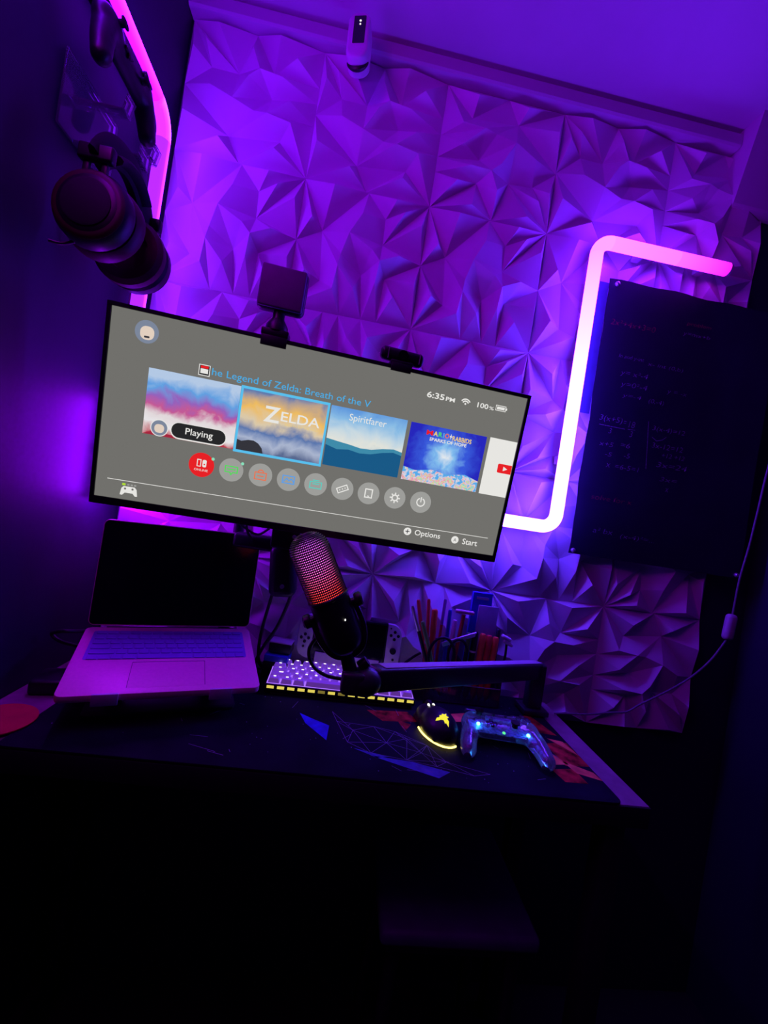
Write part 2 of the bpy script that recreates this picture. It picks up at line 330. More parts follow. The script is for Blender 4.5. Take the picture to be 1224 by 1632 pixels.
# ------------------------------------------------------------------ neon light bars
def led_tube(name, pts, cols, r, parent, back, aim=None, base=0.30, n=16):
    """one diffuser piece; cols = emitted colour at each path point; the side towards the wall is an opaque channel"""
    pts = [Vector(p) for p in pts]; b = B(); b.tube(pts, r, n); me = b.mesh(name)
    me.materials.append(M['led_diffuser']); me.materials.append(M['white_plastic'])
    for p in me.polygons:
        if p.normal.dot(Vector(back)) > 0.30: p.material_index = 1
    at = me.color_attributes.new('led', 'FLOAT_COLOR', 'POINT')
    for i in range(len(me.vertices)):
        c = cols[min(i // n, len(cols) - 1)]
        k = 1.0 if aim is None else base + (1 - base) * max(0.0, me.vertices[i].normal.dot(Vector(aim).normalized())) ** 1.5   # glow put into vertex colours, stronger towards aim to steer the light
        at.data[i].color = (c[0] * k, c[1] * k, c[2] * k, 1)
    return link(name, me, 'led_diffuser', parent)
def lerpc(a, b, t): return tuple(x + (y - x) * t for x, y in zip(a, b))
def run(a, b, ca, cb, n=8): return [Vector(a).lerp(Vector(b), i / n) for i in range(n + 1)], [lerpc(ca, cb, i / n) for i in range(n + 1)]
def bend(c, r, u, v, n=8): return [Vector(c) + Vector(u) * r * math.cos(math.pi / 2 * i / n) + Vector(v) * r * math.sin(math.pi / 2 * i / n) for i in range(n + 1)]
LW, LM, LP, LE = (5.6, 1.5, 62.0), (6.2, 0.60, 52.0), (6.6, 0.34, 42.0), (3.0, 0.02, 3.0)
TY, TRD = -0.052, 0.0155
lt = thing('led_light_bar', 'stepped glowing light bar on back wall beside the chalkboard', 'light', (1.034, TY, 1.185), group='glowing light bars')
xc, rb = 0.0, 0.034
p, c = run((-0.30, 0, 0), (-rb, 0, 0), LW, LW); lbl(led_tube('light_segment', p, c, TRD, lt, (0, 1, 0)), 'white bottom segment')
led_tube('corner_piece', bend((-rb, 0, rb), rb, (0, 0, -1), (1, 0, 0)), [LW] * 9, TRD, lt, (0, 1, 0))
p, c = run((0, 0, rb), (0, 0, 0.35), LW, lerpc(LW, LM, .35)); led_tube('light_segment', p, c, TRD, lt, (0, 1, 0))
p, c = run((0, 0, 0.352), (0, 0, 0.712 - rb), lerpc(LW, LM, .4), lerpc(LM, LP, .7)); led_tube('light_segment', p, c, TRD, lt, (0, 1, 0))
led_tube('corner_piece', bend((rb, 0, 0.712 - rb), rb, (-1, 0, 0), (0, 0, 1)), [lerpc(LM, LP, .8)] * 9, TRD, lt, (0, 1, 0))
p, c = run((rb, 0, 0.712), (0.21, 0, 0.712), LP, lerpc(LP, LE, .35)); led_tube('light_segment', p, c, TRD, lt, (0, 1, 0))
p, c = run((0.211, 0, 0.712), (0.345, 0, 0.712), lerpc(LP, LE, .5), LE); lbl(led_tube('light_segment', p, c, TRD, lt, (0, 1, 0)), 'magenta end segment')
b = B(); b.cyl((0.345, 0, 0.712), (0.352, 0, 0.712), TRD, TRD * 0.9); b.build('end_cap', 'white_plastic', lt)
for x, z in ((-0.2, 0), (0, 0.17), (0, 0.53), (0.12, 0.712), (0.29, 0.712)):
    b = B(); b.box((x, 0.0245, z), (0.02, 0.020, 0.02), 0.002); b.build('mounting_clip', 'white_plastic', lt)
LL, LLd, LLm = (4.2, 0.20, 20.0), (20.0, 0.10, 72.0), (44.0, 0.08, 66.0)
LR = (11.0, 0.12, 62.0)
AIM, AIR = (0.45, 0.89, 0.0), (0.98, 0.0, -0.20)
ll = thing('led_light_bar', 'magenta light bar on dark left wall behind the hanging headset', 'light', (0.030, -0.104, 1.10), group='glowing light bars')
rb = 0.05; zt = 1.905 - 1.10
p, c = run((0, 0, 0.0), (0, 0, 0.20), LLd, LLd); led_tube('light_segment', p, c, 0.0155, ll, (-1, 0, 0))
p, c = run((0, 0, 0.202), (0, 0, 0.48), LL, LL); led_tube('light_segment', p, c, 0.0155, ll, (-1, 0, 0), AIM, 0.13)
p, c = run((0, 0, 0.482), (0, 0, zt - rb), LL, LL); led_tube('light_segment', p, c, 0.0155, ll, (-1, 0, 0), AIM, 0.13)
led_tube('corner_piece', bend((0, -rb, zt - rb), rb, (0, 1, 0), (0, 0, 1)), [tuple(2.2 * q for q in LL)] * 9, 0.0155, ll, (-1, 0, 0), (0.5, 0.7, 0.3), 0.10)
p, c = run((0, -rb, zt), (0, -0.35, zt + 0.02), LR, LR); led_tube('light_segment', p, c, 0.0155, ll, (-1, 0, 0), (0.8, 0, 0.6), 0.12)
p, c = run((0, -0.352, zt + 0.02), (0, -0.66, zt + 0.035), LR, LLm); led_tube('light_segment', p, c, 0.0155, ll, (-1, 0, 0), AIR)
p, c = run((0, -0.662, zt + 0.035), (0, -0.96, zt + 0.045), LLm, LLm); led_tube('light_segment', p, c, 0.0155, ll, (-1, 0, 0), AIR)
for y, z in ((0, 0.1), (0, 0.6), (-0.2, zt + 0.008), (-0.5, zt + 0.026), (-0.8, zt + 0.039)):
    b = B(); b.box((-0.020, y, z), (0.019, 0.018, 0.018), 0.002); b.build('mounting_clip', 'white_plastic', ll)

# ------------------------------------------------------------------ desk, mat, stool
DZ = 0.75
desk = thing('desk', 'narrow wooden desk along the back wall', 'desk', (0.545, -0.2115, 0))
b = B(); b.box((0.0, 0.0, DZ - 0.0125), (1.088, 0.357, 0.025), 0.002); b.build('desk_top', 'desk_wood', desk)
b = B(); b.box((0.0, -0.1800, DZ - 0.018), (1.088, 0.003, 0.034), 0.001); b.build('edge_band', 'desk_edge', desk)
b = B(); b.box((0, 0.16, DZ - 0.08), (1.0, 0.02, 0.10), 0.002); b.build('apron', 'desk_edge', desk)
for x in (-0.50, 0.50):
    for y in (-0.15, 0.15):
        b = B(); b.box((x, y, (DZ - 0.025) / 2), (0.035, 0.035, DZ - 0.025), 0.003); b.build('leg', 'black_metal', desk)
MZ = DZ + 0.004
dm = thing('desk_mat', 'dark galaxy print desk mat with constellation lines', 'desk mat', (0.565, -0.2125, DZ))
b = B(); b.prism(rrect(0.95, 0.361, 0.012), 0.004, I4, 0.001); b.build('cloth', 'mat_cloth', dm)
def to_mat(x, y): return x - 0.565, y + 0.2125
def facets(name, m, tris, z):
    for t in tris:
        pts = [to_mat(x, y) for x, y in t]; b = B(); b.poly([(x, y, z) for x, y in pts]); b.build(name, m, dm, False)
facets('print_facet', 'print_blue', [[(.498, -.218), (.520, -.232), (.553, -.300), (.512, -.252)], [(.520, -.232), (.556, -.252), (.553, -.300)]], 0.0042)
facets('print_facet', 'print_steel', [[(.628, -.331), (.700, -.338), (.760, -.356), (.737, -.374), (.680, -.352)], [(.60, -.315), (.66, -.330), (.64, -.336)]], 0.0042)
facets('print_facet', 'print_red', [[(.630, -.178), (.716, -.168), (.735, -.205), (.66, -.215)], [(.690, -.205), (.716, -.218), (.700, -.245)], [(.935, -.150), (1.005, -.120), (1.030, -.200), (.960, -.190)], [(.985, -.235), (1.036, -.225), (1.039, -.300), (.990, -.305)], [(.955, -.320), (1.000, -.312), (1.005, -.352), (.963, -.352)]], 0.0042)
facets('print_facet', 'print_orange', [[(.800, -.160), (.85, -.145), (.858, -.178), (.815, -.188)], [(1.000, -.215), (1.030, -.222), (1.039, -.270)], [(.990, -.290), (1.035, -.318), (1.039, -.340), (1.0, -.325)], [(.975, -.262), (1.000, -.300), (.968, -.305)]], 0.0044)
b = B(); rs = random.Random(3)
def mline(a, c, w=0.00036):
    a = Vector(to_mat(*a)); c = Vector(to_mat(*c)); d = (c - a); n = Vector((-d.y, d.x)).normalized() * w
    b.poly([(a.x + n.x, a.y + n.y, 0.0046), (a.x - n.x, a.y - n.y, 0.0046), (c.x - n.x, c.y - n.y, 0.0046), (c.x + n.x, c.y + n.y, 0.0046)])
net = [(.60, -.26), (.64, -.24), (.66, -.29), (.70, -.27), (.72, -.31), (.69, -.335), (.63, -.325), (.74, -.345), (.76, -.33), (.59, -.30), (.735, -.285), (.68, -.25), (.80, -.36), (.83, -.352), (.57, -.235), (.56, -.20)]
for i, a in enumerate(net):
    for c in net[i + 1:]:
        if (Vector(a) - Vector(c)).length < 0.075: mline(a, c)
for _ in range(26):
    x, y = rs.uniform(.13, 1.02), rs.uniform(-.375, -.16); an = rs.uniform(0, 3.14); l = rs.uniform(.01, .05)
    mline((x, y), (x + l * math.cos(an), y + l * math.sin(an) * 0.6), 0.00035)
b.build('print_lines', 'print_line', dm, False)['kind'] = 'stuff'
b = B()
for _ in range(70):
    x, y = to_mat(rs.uniform(.12, 1.02), rs.uniform(-.375, -.06)); s = rs.uniform(.0006, .0014)
    b.poly([(x + s, y, .0048), (x, y + s, .0048), (x - s, y, .0048), (x, y - s, .0048)])
b.build('print_stars', 'print_line', dm, False)['kind'] = 'stuff'

st = thing('stool', 'dark padded stool pushed under the desk', 'stool', (0.84, -0.20, 0))
b = B(); b.box((0, 0.005, 0.437), (0.29, 0.26, 0.028), 0.010, 3); b.build('seat', 'stool_vinyl', st)
b = B(); b.box((0, 0, 0.412), (0.26, 0.22, 0.022), 0.002); b.build('seat_frame', 'black_metal', st)
for x in (-.11, .11):
    for y in (-.09, .09):
        b = B(); b.cyl((x * 1.1, y * 1.1, 0.0), (x, y, 0.402), 0.011, 0.014, 10); b.build('leg', 'black_metal', st)

# ------------------------------------------------------------------ monitor with its home screen
MW, MH = 0.72, 0.32
ML, MR_ = Vector((0.469, -0.287, 1.258)), (R(7.3), R(0.5), R(4.3))
MROT = Euler(MR_, 'YXZ').to_matrix()
def on_mon(x, y, z): return ML + MROT @ Vector((x, y, z))
mon = thing('monitor', 'ultrawide monitor showing a grey game console home screen', 'monitor', ML, MR_, mode='YXZ')
sx0, sx1, sz0, sz1 = -0.3535, 0.3540, -0.1475, 0.1535
b = B(); b.box((0, 0.016, 0), (MW, 0.026, MH), 0.003); b.build('housing', 'black_plastic', mon)
b = B(); b.box((0, 0.036, -0.01), (0.42, 0.022, 0.20), 0.01, 3); b.build('rear_hump', 'black_plastic', mon)
for nm, cx, cz, w, h in (('bezel_top', 0, (sz1 + MH / 2) / 2, MW, MH / 2 - sz1), ('bezel_bottom', 0, (sz0 - MH / 2) / 2, MW, MH / 2 + sz0), ('bezel_side', (sx0 - MW / 2) / 2, (sz0 + sz1) / 2, MW / 2 + sx0, sz1 - sz0), ('bezel_side', (sx1 + MW / 2) / 2, (sz0 + sz1) / 2, MW / 2 - sx1, sz1 - sz0)):
    b = B(); b.box((cx, 0.0015, cz), (w, 0.005, h), 0.0006, 1); b.build(nm, 'black_plastic', mon)
b = B(); b.box(((sx0 + sx1) / 2, 0.0025, (sz0 + sz1) / 2), (sx1 - sx0, 0.0012, sz1 - sz0)); scr = b.build('screen', 'screen_grey', mon, False)
SY = 0.0018
lay = [0]
def flat(name, m, outline, cx=0.0, cz=0.0, dy=0.0):
    b = B(); b.poly([(x, 0, z) for x, z in outline]); me = b.mesh(name, False)
    if me.polygons[0].normal.y > 0: me.flip_normals()
    return link(name, me, m, scr, (cx, SY - dy, cz))
def disc(name, m, cx, cz, r, dy=0.0, n=32): return flat(name, m, [(r * math.cos(2 * math.pi * i / n), r * math.sin(2 * math.pi * i / n)) for i in range(n)], cx, cz, dy)
def stext(name, s, m, x0, x1, z0, z1, dy=0.0002, bold=0.0): return link(name, text_mesh(s, x0, x1, z0, z1, SY - dy, bold=bold), m, scr)
def strokes(name, m, lines, w, cx=0, cz=0, dy=0.0003):
    b = B()
    for ln in lines:
        for a, c in zip(ln, ln[1:]):
            a, c = Vector(a), Vector(c); d = (c - a).normalized() * w / 2; n = Vector((-d.y, d.x)); a = a - d; c = c + d
            b.poly([(q.x, 0, q.y) for q in (a + n, a - n, c - n, c + n)])
    return link(name, b.mesh(name, False), m, scr, (cx, SY - dy, cz))
def rectl(w, h, cx=0, cz=0): return [(cx - w / 2, cz - h / 2), (cx + w / 2, cz - h / 2), (cx + w / 2, cz + h / 2), (cx - w / 2, cz + h / 2), (cx - w / 2, cz - h / 2)]
def arcl(r, a0, a1, cx=0, cz=0, n=14): return [(cx + r * math.cos(R(a0 + (a1 - a0) * i / n)), cz + r * math.sin(R(a0 + (a1 - a0) * i / n))) for i in range(n + 1)]
# profile picture, title line, status line
disc('avatar', 'ui_bluegrey', -0.3002, 0.1253, 0.0178); flat('avatar_face', 'ui_skin', [(x * 1.0, z) for x, z in rrect(0.021, 0.021, 0.009)], -0.2995, 0.1235, 0.0002)
flat('avatar_mark', 'ui_rock', rrect(0.008, 0.003, 0.001), -0.2995, 0.1175, 0.0003)
flat('card_icon', 'ui_dark', rrect(0.0165, 0.0165, 0.001), -0.2080, 0.0850, 0.0001); flat('card_icon_print', 'ui_white', rrect(0.012, 0.0075, 0.0006), -0.2080, 0.0835, 0.0003); flat('card_icon_print', 'ui_red', rrect(0.012, 0.004, 0.0006), -0.2080, 0.0900, 0.0003)
strokes('card_icon_frame', 'ui_white', [rectl(0.0165, 0.0165)], 0.0012, -0.2080, 0.0850, 0.0003)
stext('title_text', 'he Legend of Zelda: Breath of the V', 'ui_blue', -0.1960, 0.0700, 0.0765, 0.0915)
stext('clock_text', '6:35', 'ui_white', 0.1660, 0.1985, 0.1185, 0.1290, bold=0.02); stext('clock_text', 'PM', 'ui_white', 0.2015, 0.2185, 0.1190, 0.1262, bold=0.02)
strokes('wifi_icon', 'ui_white', [arcl(0.0095, 40, 140), arcl(0.0060, 40, 140)], 0.0022, 0.2390, 0.1195); disc('wifi_icon_dot', 'ui_white', 0.2390, 0.1208, 0.0018, 0.0003, 12)
stext('battery_text', '100', 'ui_white', 0.2618, 0.2830, 0.1195, 0.1285, bold=0.015); stext('battery_text', '%', 'ui_white', 0.2848, 0.2940, 0.1198, 0.1258, bold=0.01)
strokes('battery_icon', 'ui_white', [rectl(0.0190, 0.0088)], 0.0012, 0.3072, 0.1262); flat('battery_level', 'ui_white', rrect(0.0150, 0.0050, 0.0004), 0.3072, 0.1262, 0.0003); flat('battery_tip', 'ui_white', rrect(0.0022, 0.0040, 0.0003), 0.3184, 0.1262, 0.0003)
# tiles
def tile(m, x0, x1, z0=-0.0335, z1=0.0720, dy=0.0002):
    w, h = x1 - x0, z1 - z0
    return flat('app_tile', m, [(-w / 2, -h / 2), (w / 2, -h / 2), (w / 2, h / 2), (-w / 2, h / 2)], (x0 + x1) / 2, (z0 + z1) / 2, dy)
lbl(tile('art_watercolour', -0.2913, -0.1475), 'tile with a blue, pink and crimson watercolour wash')
flat('tile_shape', 'ui_crimson', [(-.2913, -.0335), (-.278, -.028), (-.25, -.0285), (-.20, -.031), (-.165, -.0335)], 0, 0, 0.0003)
flat('playing_pill', 'ui_white', rrect(0.0890, 0.0275, 0.0135), -0.2045, -0.0195, 0.0004); flat('playing_pill', 'ui_dark', rrect(0.0862, 0.0245, 0.0121), -0.2045, -0.0188, 0.0005)
stext('playing_text', 'Playing', 'ui_white', -0.2255, -0.1820, -0.0265, -0.0125, 0.0007, 0.008)
disc('small_avatar', 'ui_white', -0.2661, -0.0205, 0.0138, 0.0004); disc('small_avatar', 'ui_bluegrey', -0.2661, -0.0205, 0.0124, 0.0005); flat('small_avatar_face', 'ui_skin', rrect(0.015, 0.014, 0.006), -0.2661, -0.0215, 0.0006)
flat('selection_frame', 'ui_cyan', [(-.1472, -.0368), (.0018, -.0368), (.0018, .0742), (-.1472, .0742)], 0, 0, 0.0001)
lbl(tile('art_sunset', -0.1432, -0.0020, -0.0325, 0.0698), 'tile with golden clouds above blue mist')
flat('tile_shape', 'ui_rock', [(-.1432, -.0325), (-.0985, -.0325), (-.1010, -.0240), (-.1080, -.0165), (-.1160, -.0130), (-.1250, -.0135), (-.1360, -.0170), (-.1432, -.0150)], 0, 0, 0.0003)
stext('tile_lettering', 'Z', 'ui_white', -0.1055, -0.0790, 0.0225, 0.0490, 0.0004, 0.02); stext('tile_lettering', 'ELDA', 'ui_white', -0.0770, -0.0110, 0.0280, 0.0440, 0.0004, 0.01); stext('tile_lettering', 'BREATH OF THE WILD', 'ui_gold', -0.0690, -0.0110, 0.0215, 0.0250, 0.0004)
lbl(tile('art_sky', 0.0040, 0.1406, -0.0320, 0.0718), 'tile with pale cloudy sky over teal sea')
flat('tile_shape', 'ui_sea_light', [(.0040, -.0320), (.1406, -.0320), (.1406, .0135), (.125, .0165), (.105, .0135), (.085, .0085), (.065, .0075), (.045, .0105), (.025, .0125), (.0040, .0150)], 0, 0, 0.0003)
flat('tile_shape', 'ui_sea', [(.0040, -.0320), (.1406, -.0320), (.1406, .0075), (.125, .0105), (.105, .0065), (.085, .0005), (.065, -.0015), (.045, .0015), (.025, -.0015), (.0040, .0040)], 0, 0, 0.0004)
stext('tile_lettering', 'Spiritfarer', 'ui_white', 0.0375, 0.1040, 0.0480, 0.0635, 0.0005)
lbl(tile('art_burst', 0.1475, 0.2928, -0.0328, 0.0710), 'deep blue tile with a light burst')
flat('tile_shape', 'art_confetti', [(-.0726, 0), (.0727, 0), (.0727, .020), (.045, .028), (.01, .022), (-.02, .026), (-.05, .020), (-.0726, .024)], 0.2201, -0.0327, 0.0003)
for s, m_, x0, x1 in (('M', 'ui_red', .1785, .1905), ('A', 'ui_gold', .1915, .2000), ('R', 'ui_green', .2010, .2085), ('I', 'ui_azure', .2095, .2120), ('O', 'ui_orange', .2130, .2215), ('+', 'ui_white', .2225, .2270)): stext('tile_lettering', s, m_, x0, x1, .0540, .0625, 0.0004, 0.03)
stext('tile_lettering', 'RABBIDS', 'ui_gold', .2280, .2650, .0520, .0605, 0.0004, 0.02); stext('tile_lettering', 'SPARKS OF HOPE', 'ui_white', .1860, .2570, .0445, .0505, 0.0004, 0.02)
tile('ui_white', 0.2992, sx1 - 0.0004)
flat('video_logo', 'ui_red', [(-.0145, -.007), (-.0125, -.0085), (.0135, -.0085), (.0135, .0085), (-.0125, .0085), (-.0145, .007)], 0.3398, 0.0192, 0.0004); flat('video_logo', 'ui_white', [(-.003, -.0042), (.0055, 0), (-.003, .0042)], 0.3395, 0.0192, 0.0006)
# round menu buttons
CX = [-0.1942, -0.1455, -0.0967, -0.0490, -0.0014, 0.0464, 0.0942, 0.1432, 0.1925]
for i, x in enumerate(CX): disc('menu_button', 'ui_red' if i == 0 else 'ui_circle', x, -0.0690, 0.0198 if i else 0.0205, 0.0001)
z = -0.0690
flat('menu_icon', 'ui_white', rrect(.0066, .0125, .0025), CX[0] + .0045, z + .003, .0003); strokes('menu_icon', 'ui_white', [rectl(.0055, .0112)], .0014, CX[0] - .0042, z + .003); disc('menu_icon', 'ui_red', CX[0] + .0045, z + .0015, .0014, .0004, 10); stext('menu_icon_text', 'ONLINE', 'ui_white', CX[0] - .011, CX[0] + .011, z - .0105, z - .0068, .0003)
strokes('menu_icon', 'ui_green', [[(-.010, .006), (.010, .006), (.010, -.004), (.003, -.004), (0, -.008), (-.002, -.004), (-.010, -.004), (-.010, .006)], [(-.006, .001), (.006, .001)]], .0018, CX[1], z)
strokes('menu_icon', 'ui_orange', [rectl(.019, .012, 0, -.002), arcl(.0045, 0, 180, 0, .004, 8), [(-.0045, -.002), (.0045, -.002)]], .0018, CX[2], z)
strokes('menu_icon', 'ui_azure', [rectl(.020, .013), [(-.008, -.004), (-.003, .002), (.001, -.002), (.005, .002), (.009, -.003)]], .0018, CX[3], z)
strokes('menu_icon', 'ui_teal', [[(-.010, .004), (-.010, -.007), (.010, -.007), (.010, .004), (-.010, .004)], [(-.005, .007), (.005, .007)], [(-.005, .0005), (.005, .0005)]], .0018, CX[4], z)
a = R(28); strokes('menu_icon', 'ui_white', [[(math.cos(a) * u - math.sin(a) * v, math.sin(a) * u + math.cos(a) * v) for u, v in rectl(.019, .0085)]], .0018, CX[5], z)
for q in (-.005, 0, .005): disc('menu_icon', 'ui_white', CX[5] + q * math.cos(a), z + q * math.sin(a), .0012, .0003, 8)
strokes('menu_icon', 'ui_white', [rectl(.0125, .015)], .002, CX[6], z); flat('menu_icon', 'ui_white', rrect(.004, .0018, .0004), CX[6], z - .0050, .0003)
strokes('menu_icon', 'ui_white', [arcl(.0050, 0, 360, n=20)] + [[(.0065 * math.cos(R(q)), .0065 * math.sin(R(q))), (.0085 * math.cos(R(q)), .0085 * math.sin(R(q)))] for q in range(0, 360, 45)], .0022, CX[7], z)
strokes('menu_icon', 'ui_white', [arcl(.0072, 120, 420, n=22), [(0, .001), (0, .0085)]], .002, CX[8], z)
disc('notification_dot', 'ui_mint', -0.1768, -0.0560, 0.0026, 0.0003, 14); disc('notification_dot', 'ui_mint', -0.1285, -0.0552, 0.0026, 0.0003, 14)
flat('divider_line', 'ui_white', [(-.3363, -.1168), (.3366, -.1160), (.3366, -.1150), (-.3363, -.1158)], 0, 0, 0.0002)
flat('gamepad_icon', 'ui_white', [(-.0135, -.008), (-.010, -.0085), (-.006, -.004), (.006, -.004), (.010, -.0085), (.0135, -.008), (.0118, .003), (.0085, .0068), (-.0085, .0068), (-.0118, .003)], -0.3020, -0.1320, .0002)
disc('gamepad_icon_dot', 'screen_grey', -0.3080, -0.1292, .0018, .0004, 10); disc('gamepad_icon_dot', 'screen_grey', -0.2965, -0.1290, .0018, .0004, 10)
flat('player_light', 'ui_lime', rrect(.0052, .0034, .0005), -0.3105, -0.1222, .0003)
for q in range(3): flat('player_light', 'ui_circle', rrect(.0034, .0026, .0004), -0.3035 + q * .0052, -0.1222, .0003)
disc('hint_button', 'ui_white', 0.1785, -0.1265, 0.0072, .0003); strokes('hint_symbol', 'ui_rock', [[(-.0032, 0), (.0032, 0)], [(0, -.0032), (0, .0032)]], .0016, 0.1785, -0.1265, .0005); stext('hint_text', 'Options', 'ui_white', 0.1925, 0.2425, -0.1345, -0.1210, .0003, .01)
disc('hint_button', 'ui_white', 0.2724, -0.1285, 0.0072, .0003); stext('hint_symbol', 'A', 'ui_rock', 0.2696, 0.2752, -0.1315, -0.1255, .0005); stext('hint_text', 'Start', 'ui_white', 0.2875, 0.3178, -0.1345, -0.1232, .0003, .01)

# monitor arm behind the screen
MA = Vector((0.292, -0.050, MZ + 0.0003))
ma = thing('monitor_mount', 'black swivel mount carrying the monitor from behind', 'monitor mount', MA)
def mq(x, y, z): return Vector((x, y, z)) - MA
b = B(); b.box((0, 0, 0.007), (0.06, 0.034, 0.014), 0.003); b.build('clamp_plate', 'black_metal', ma)
b = B(); b.cyl((0, 0, 0.014), (0, 0, 0.33), 0.012, n=20); b.build('pole', 'black_metal', ma)
b = B(); b.box(mq(0.350, -0.085, 1.052), (0.110, 0.034, 0.032), 0.007, 3); b.build('swing_bar', 'black_plastic', ma)
b = B(); b.box(mq(0.412, -0.100, 1.000), (0.058, 0.050, 0.112), 0.016, 4, Euler((0, R(-6), 0)).to_matrix()); b.build('joint_housing', 'black_plastic', ma)
b = B(); b.cyl(mq(0.417, -0.1285, 0.970), mq(0.417, -0.124, 0.970), 0.0045, n=16); b.build('bolt', 'silver', ma)
b = B(); b.box(mq(0.415, -0.135, 1.105), (0.058, 0.080, 0.100), 0.006, 2); b.build('tilt_head', 'black_plastic', ma)
b = B(); b.cyl(mq(0.432, -0.1775, 1.083), mq(0.432, -0.174, 1.083), 0.004, n=12); b.build('bolt', 'silver', ma)
vp = on_mon(-0.02, 0.0495, -0.02); b = B(); b.cyl(mq(0.415, -0.140, 1.140), mq(*(vp + Vector((0, 0.003, 0)))), 0.018, n=16); b.build('neck', 'black_metal', ma)
b = B(); b.box(mq(*vp), (0.10, 0.004, 0.10), 0.001, 1, MROT); b.build('mount_plate', 'black_metal', ma)

# small video light and webcam clipped on the monitor's top edge
vl = thing('video_light', 'small square video light clipped on the monitor top', 'light panel', on_mon(-0.106, 0.012, 0.1605), MR_, mode='YXZ')
b = B(); b.box((0, 0, 0.006), (0.044, 0.034, 0.012), 0.002); b.box((0, -0.0145, -0.007), (0.042, 0.004, 0.018), 0.001); b.build('clip', 'black_plastic', vl)
b = B(); b.lathe([(0.019, 0.011), (0.018, 0.020), (0.013, 0.028), (0.010, 0.032), (0.010, 0.042)], I4, 20); b.build('swivel', 'black_plastic', vl)
b = B(); b.box((0.001, 0.004, 0.078), (0.078, 0.022, 0.074), 0.010, 4, Euler((R(-6), 0, 0)).to_matrix()); b.build('light_housing', 'black_plastic', vl)
b = B(); b.box((0.001, -0.0085, 0.0785), (0.072, 0.007, 0.068), 0.0032, 3, Euler((R(-6), 0, 0)).to_matrix()); b.build('diffuser_panel', 'diffuser', vl)
wc = thing('webcam', 'black bar webcam clipped on the monitor top', 'webcam', on_mon(0.111, 0.012, 0.1605), MR_, mode='YXZ')
b = B(); b.box((0.0, 0.0, 0.004), (0.040, 0.030, 0.008), 0.002); b.box((0.0, -0.0145, -0.004), (0.036, 0.004, 0.014), 0.001); b.build('clip', 'black_plastic', wc)
b = B(); b.box((0.0, 0.0, 0.0175), (0.078, 0.024, 0.022), 0.008, 4, Euler((0, R(2), 0)).to_matrix()); b.build('camera_body', 'black_plastic', wc)
b = B(); b.cyl((0, -0.0150, 0.0175), (0, -0.0115, 0.0175), 0.0085, n=20); b.build('lens', 'black_gloss', wc)
for x in (-.026, .030):
    b = B(); b.box((x, -0.0122, 0.0175), (0.0012, 0.001, 0.018)); b.build('trim_line', 'grey_plastic', wc)

# ------------------------------------------------------------------ laptop on its stand
LYAW = R(20.6); BP, LPt = R(11.2), R(-4.2); LWd, LD, LH = 0.304, 0.208, 0.212
lap = thing('laptop', 'open rose metallic laptop with a dark screen', 'laptop', (0.207, -0.114, 0.852), (0, 0, LYAW))
rbm = Euler((BP, 0, 0)).to_matrix()
mb = Matrix.Translation((0, 0, -0.012)) @ Euler((BP, 0, 0)).to_matrix().to_4x4()
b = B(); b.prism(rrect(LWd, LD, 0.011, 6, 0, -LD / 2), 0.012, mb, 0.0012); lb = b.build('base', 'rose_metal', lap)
mb2 = Matrix.Translation(rbm @ Vector((0, 0, 0.0118)) + Vector((0, 0, -0.012))) @ rbm.to_4x4()
b = B(); b.prism(rrect(0.272, 0.096, 0.004, 4, 0, -0.064), 0.0006, mb2); kw = b.build('keyboard_cover', 'key_cover', lb)
b = B(); t = 0
keym = {}
for r_ in range(6):
    n = 14 if r_ < 5 else 11; yy = -0.0225 - r_ * 0.0166; hh = 0.0135 if r_ else 0.0105
    widths = [1] * n
    if r_ == 1: widths[-1] = 1.5
    if r_ == 2: widths[0] = 1.5
    if r_ == 3: widths = [1.75] + [1] * 11 + [1.75]; 
    if r_ == 4: widths = [2.3] + [1] * 10 + [2.3]
    if r_ == 5: widths = [1, 1, 1, 1.25, 5.2, 1.25, 1, 1, 1, 1]
    tot = sum(widths); u = 0.264 / tot; x = -0.132
    for w in widths:
        kk = round(w * u, 4), hh
        if kk not in keym: bb = B(); bb.box((0, 0, 0.0006), (kk[0] - 0.0026, hh, 0.0014), 0.0005, 1); keym[kk] = bb.mesh('key')
        k = link('key', keym[kk], 'key_cover', kw); k.matrix_local = mb2 @ Matrix.Translation((x + w * u / 2, yy, 0.0009)); x += w * u
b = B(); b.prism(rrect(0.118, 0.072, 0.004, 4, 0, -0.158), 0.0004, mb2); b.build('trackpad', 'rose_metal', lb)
b = B()
for q in (-0.0592, 0.0592): b.box(tuple(mb2 @ Vector((q, -0.158, 0.0003))), (0.0006, 0.070, 0.0008), rot=rbm)
b.box(tuple(mb2 @ Vector((0, -0.1222, 0.0003))), (0.118, 0.0006, 0.0008), rot=rbm); b.build('trackpad_gap', 'black_matte', lb)
lm = Euler((LPt, 0, 0)).to_matrix().to_4x4() @ Matrix(((1, 0, 0, 0), (0, 0, -1, 0.005), (0, 1, 0, 0), (0, 0, 0, 1)))
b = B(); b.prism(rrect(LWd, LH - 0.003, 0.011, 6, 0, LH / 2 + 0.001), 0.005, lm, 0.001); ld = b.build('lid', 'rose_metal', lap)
lm2 = Euler((LPt, 0, 0)).to_matrix().to_4x4() @ Matrix(((1, 0, 0, 0), (0, 0, -1, 0.0002), (0, 1, 0, 0), (0, 0, 0, 1)))
b = B(); b.prism(rrect(LWd - 0.003, LH - 0.007, 0.009, 6, 0, LH / 2 + 0.001), 0.0006, lm2); b.build('display', 'black_gloss', ld)
b = B(); b.cyl((-0.12, 0.004, -0.005), (0.12, 0.004, -0.005), 0.0045, n=12); b.build('hinge', 'black_plastic', lap)
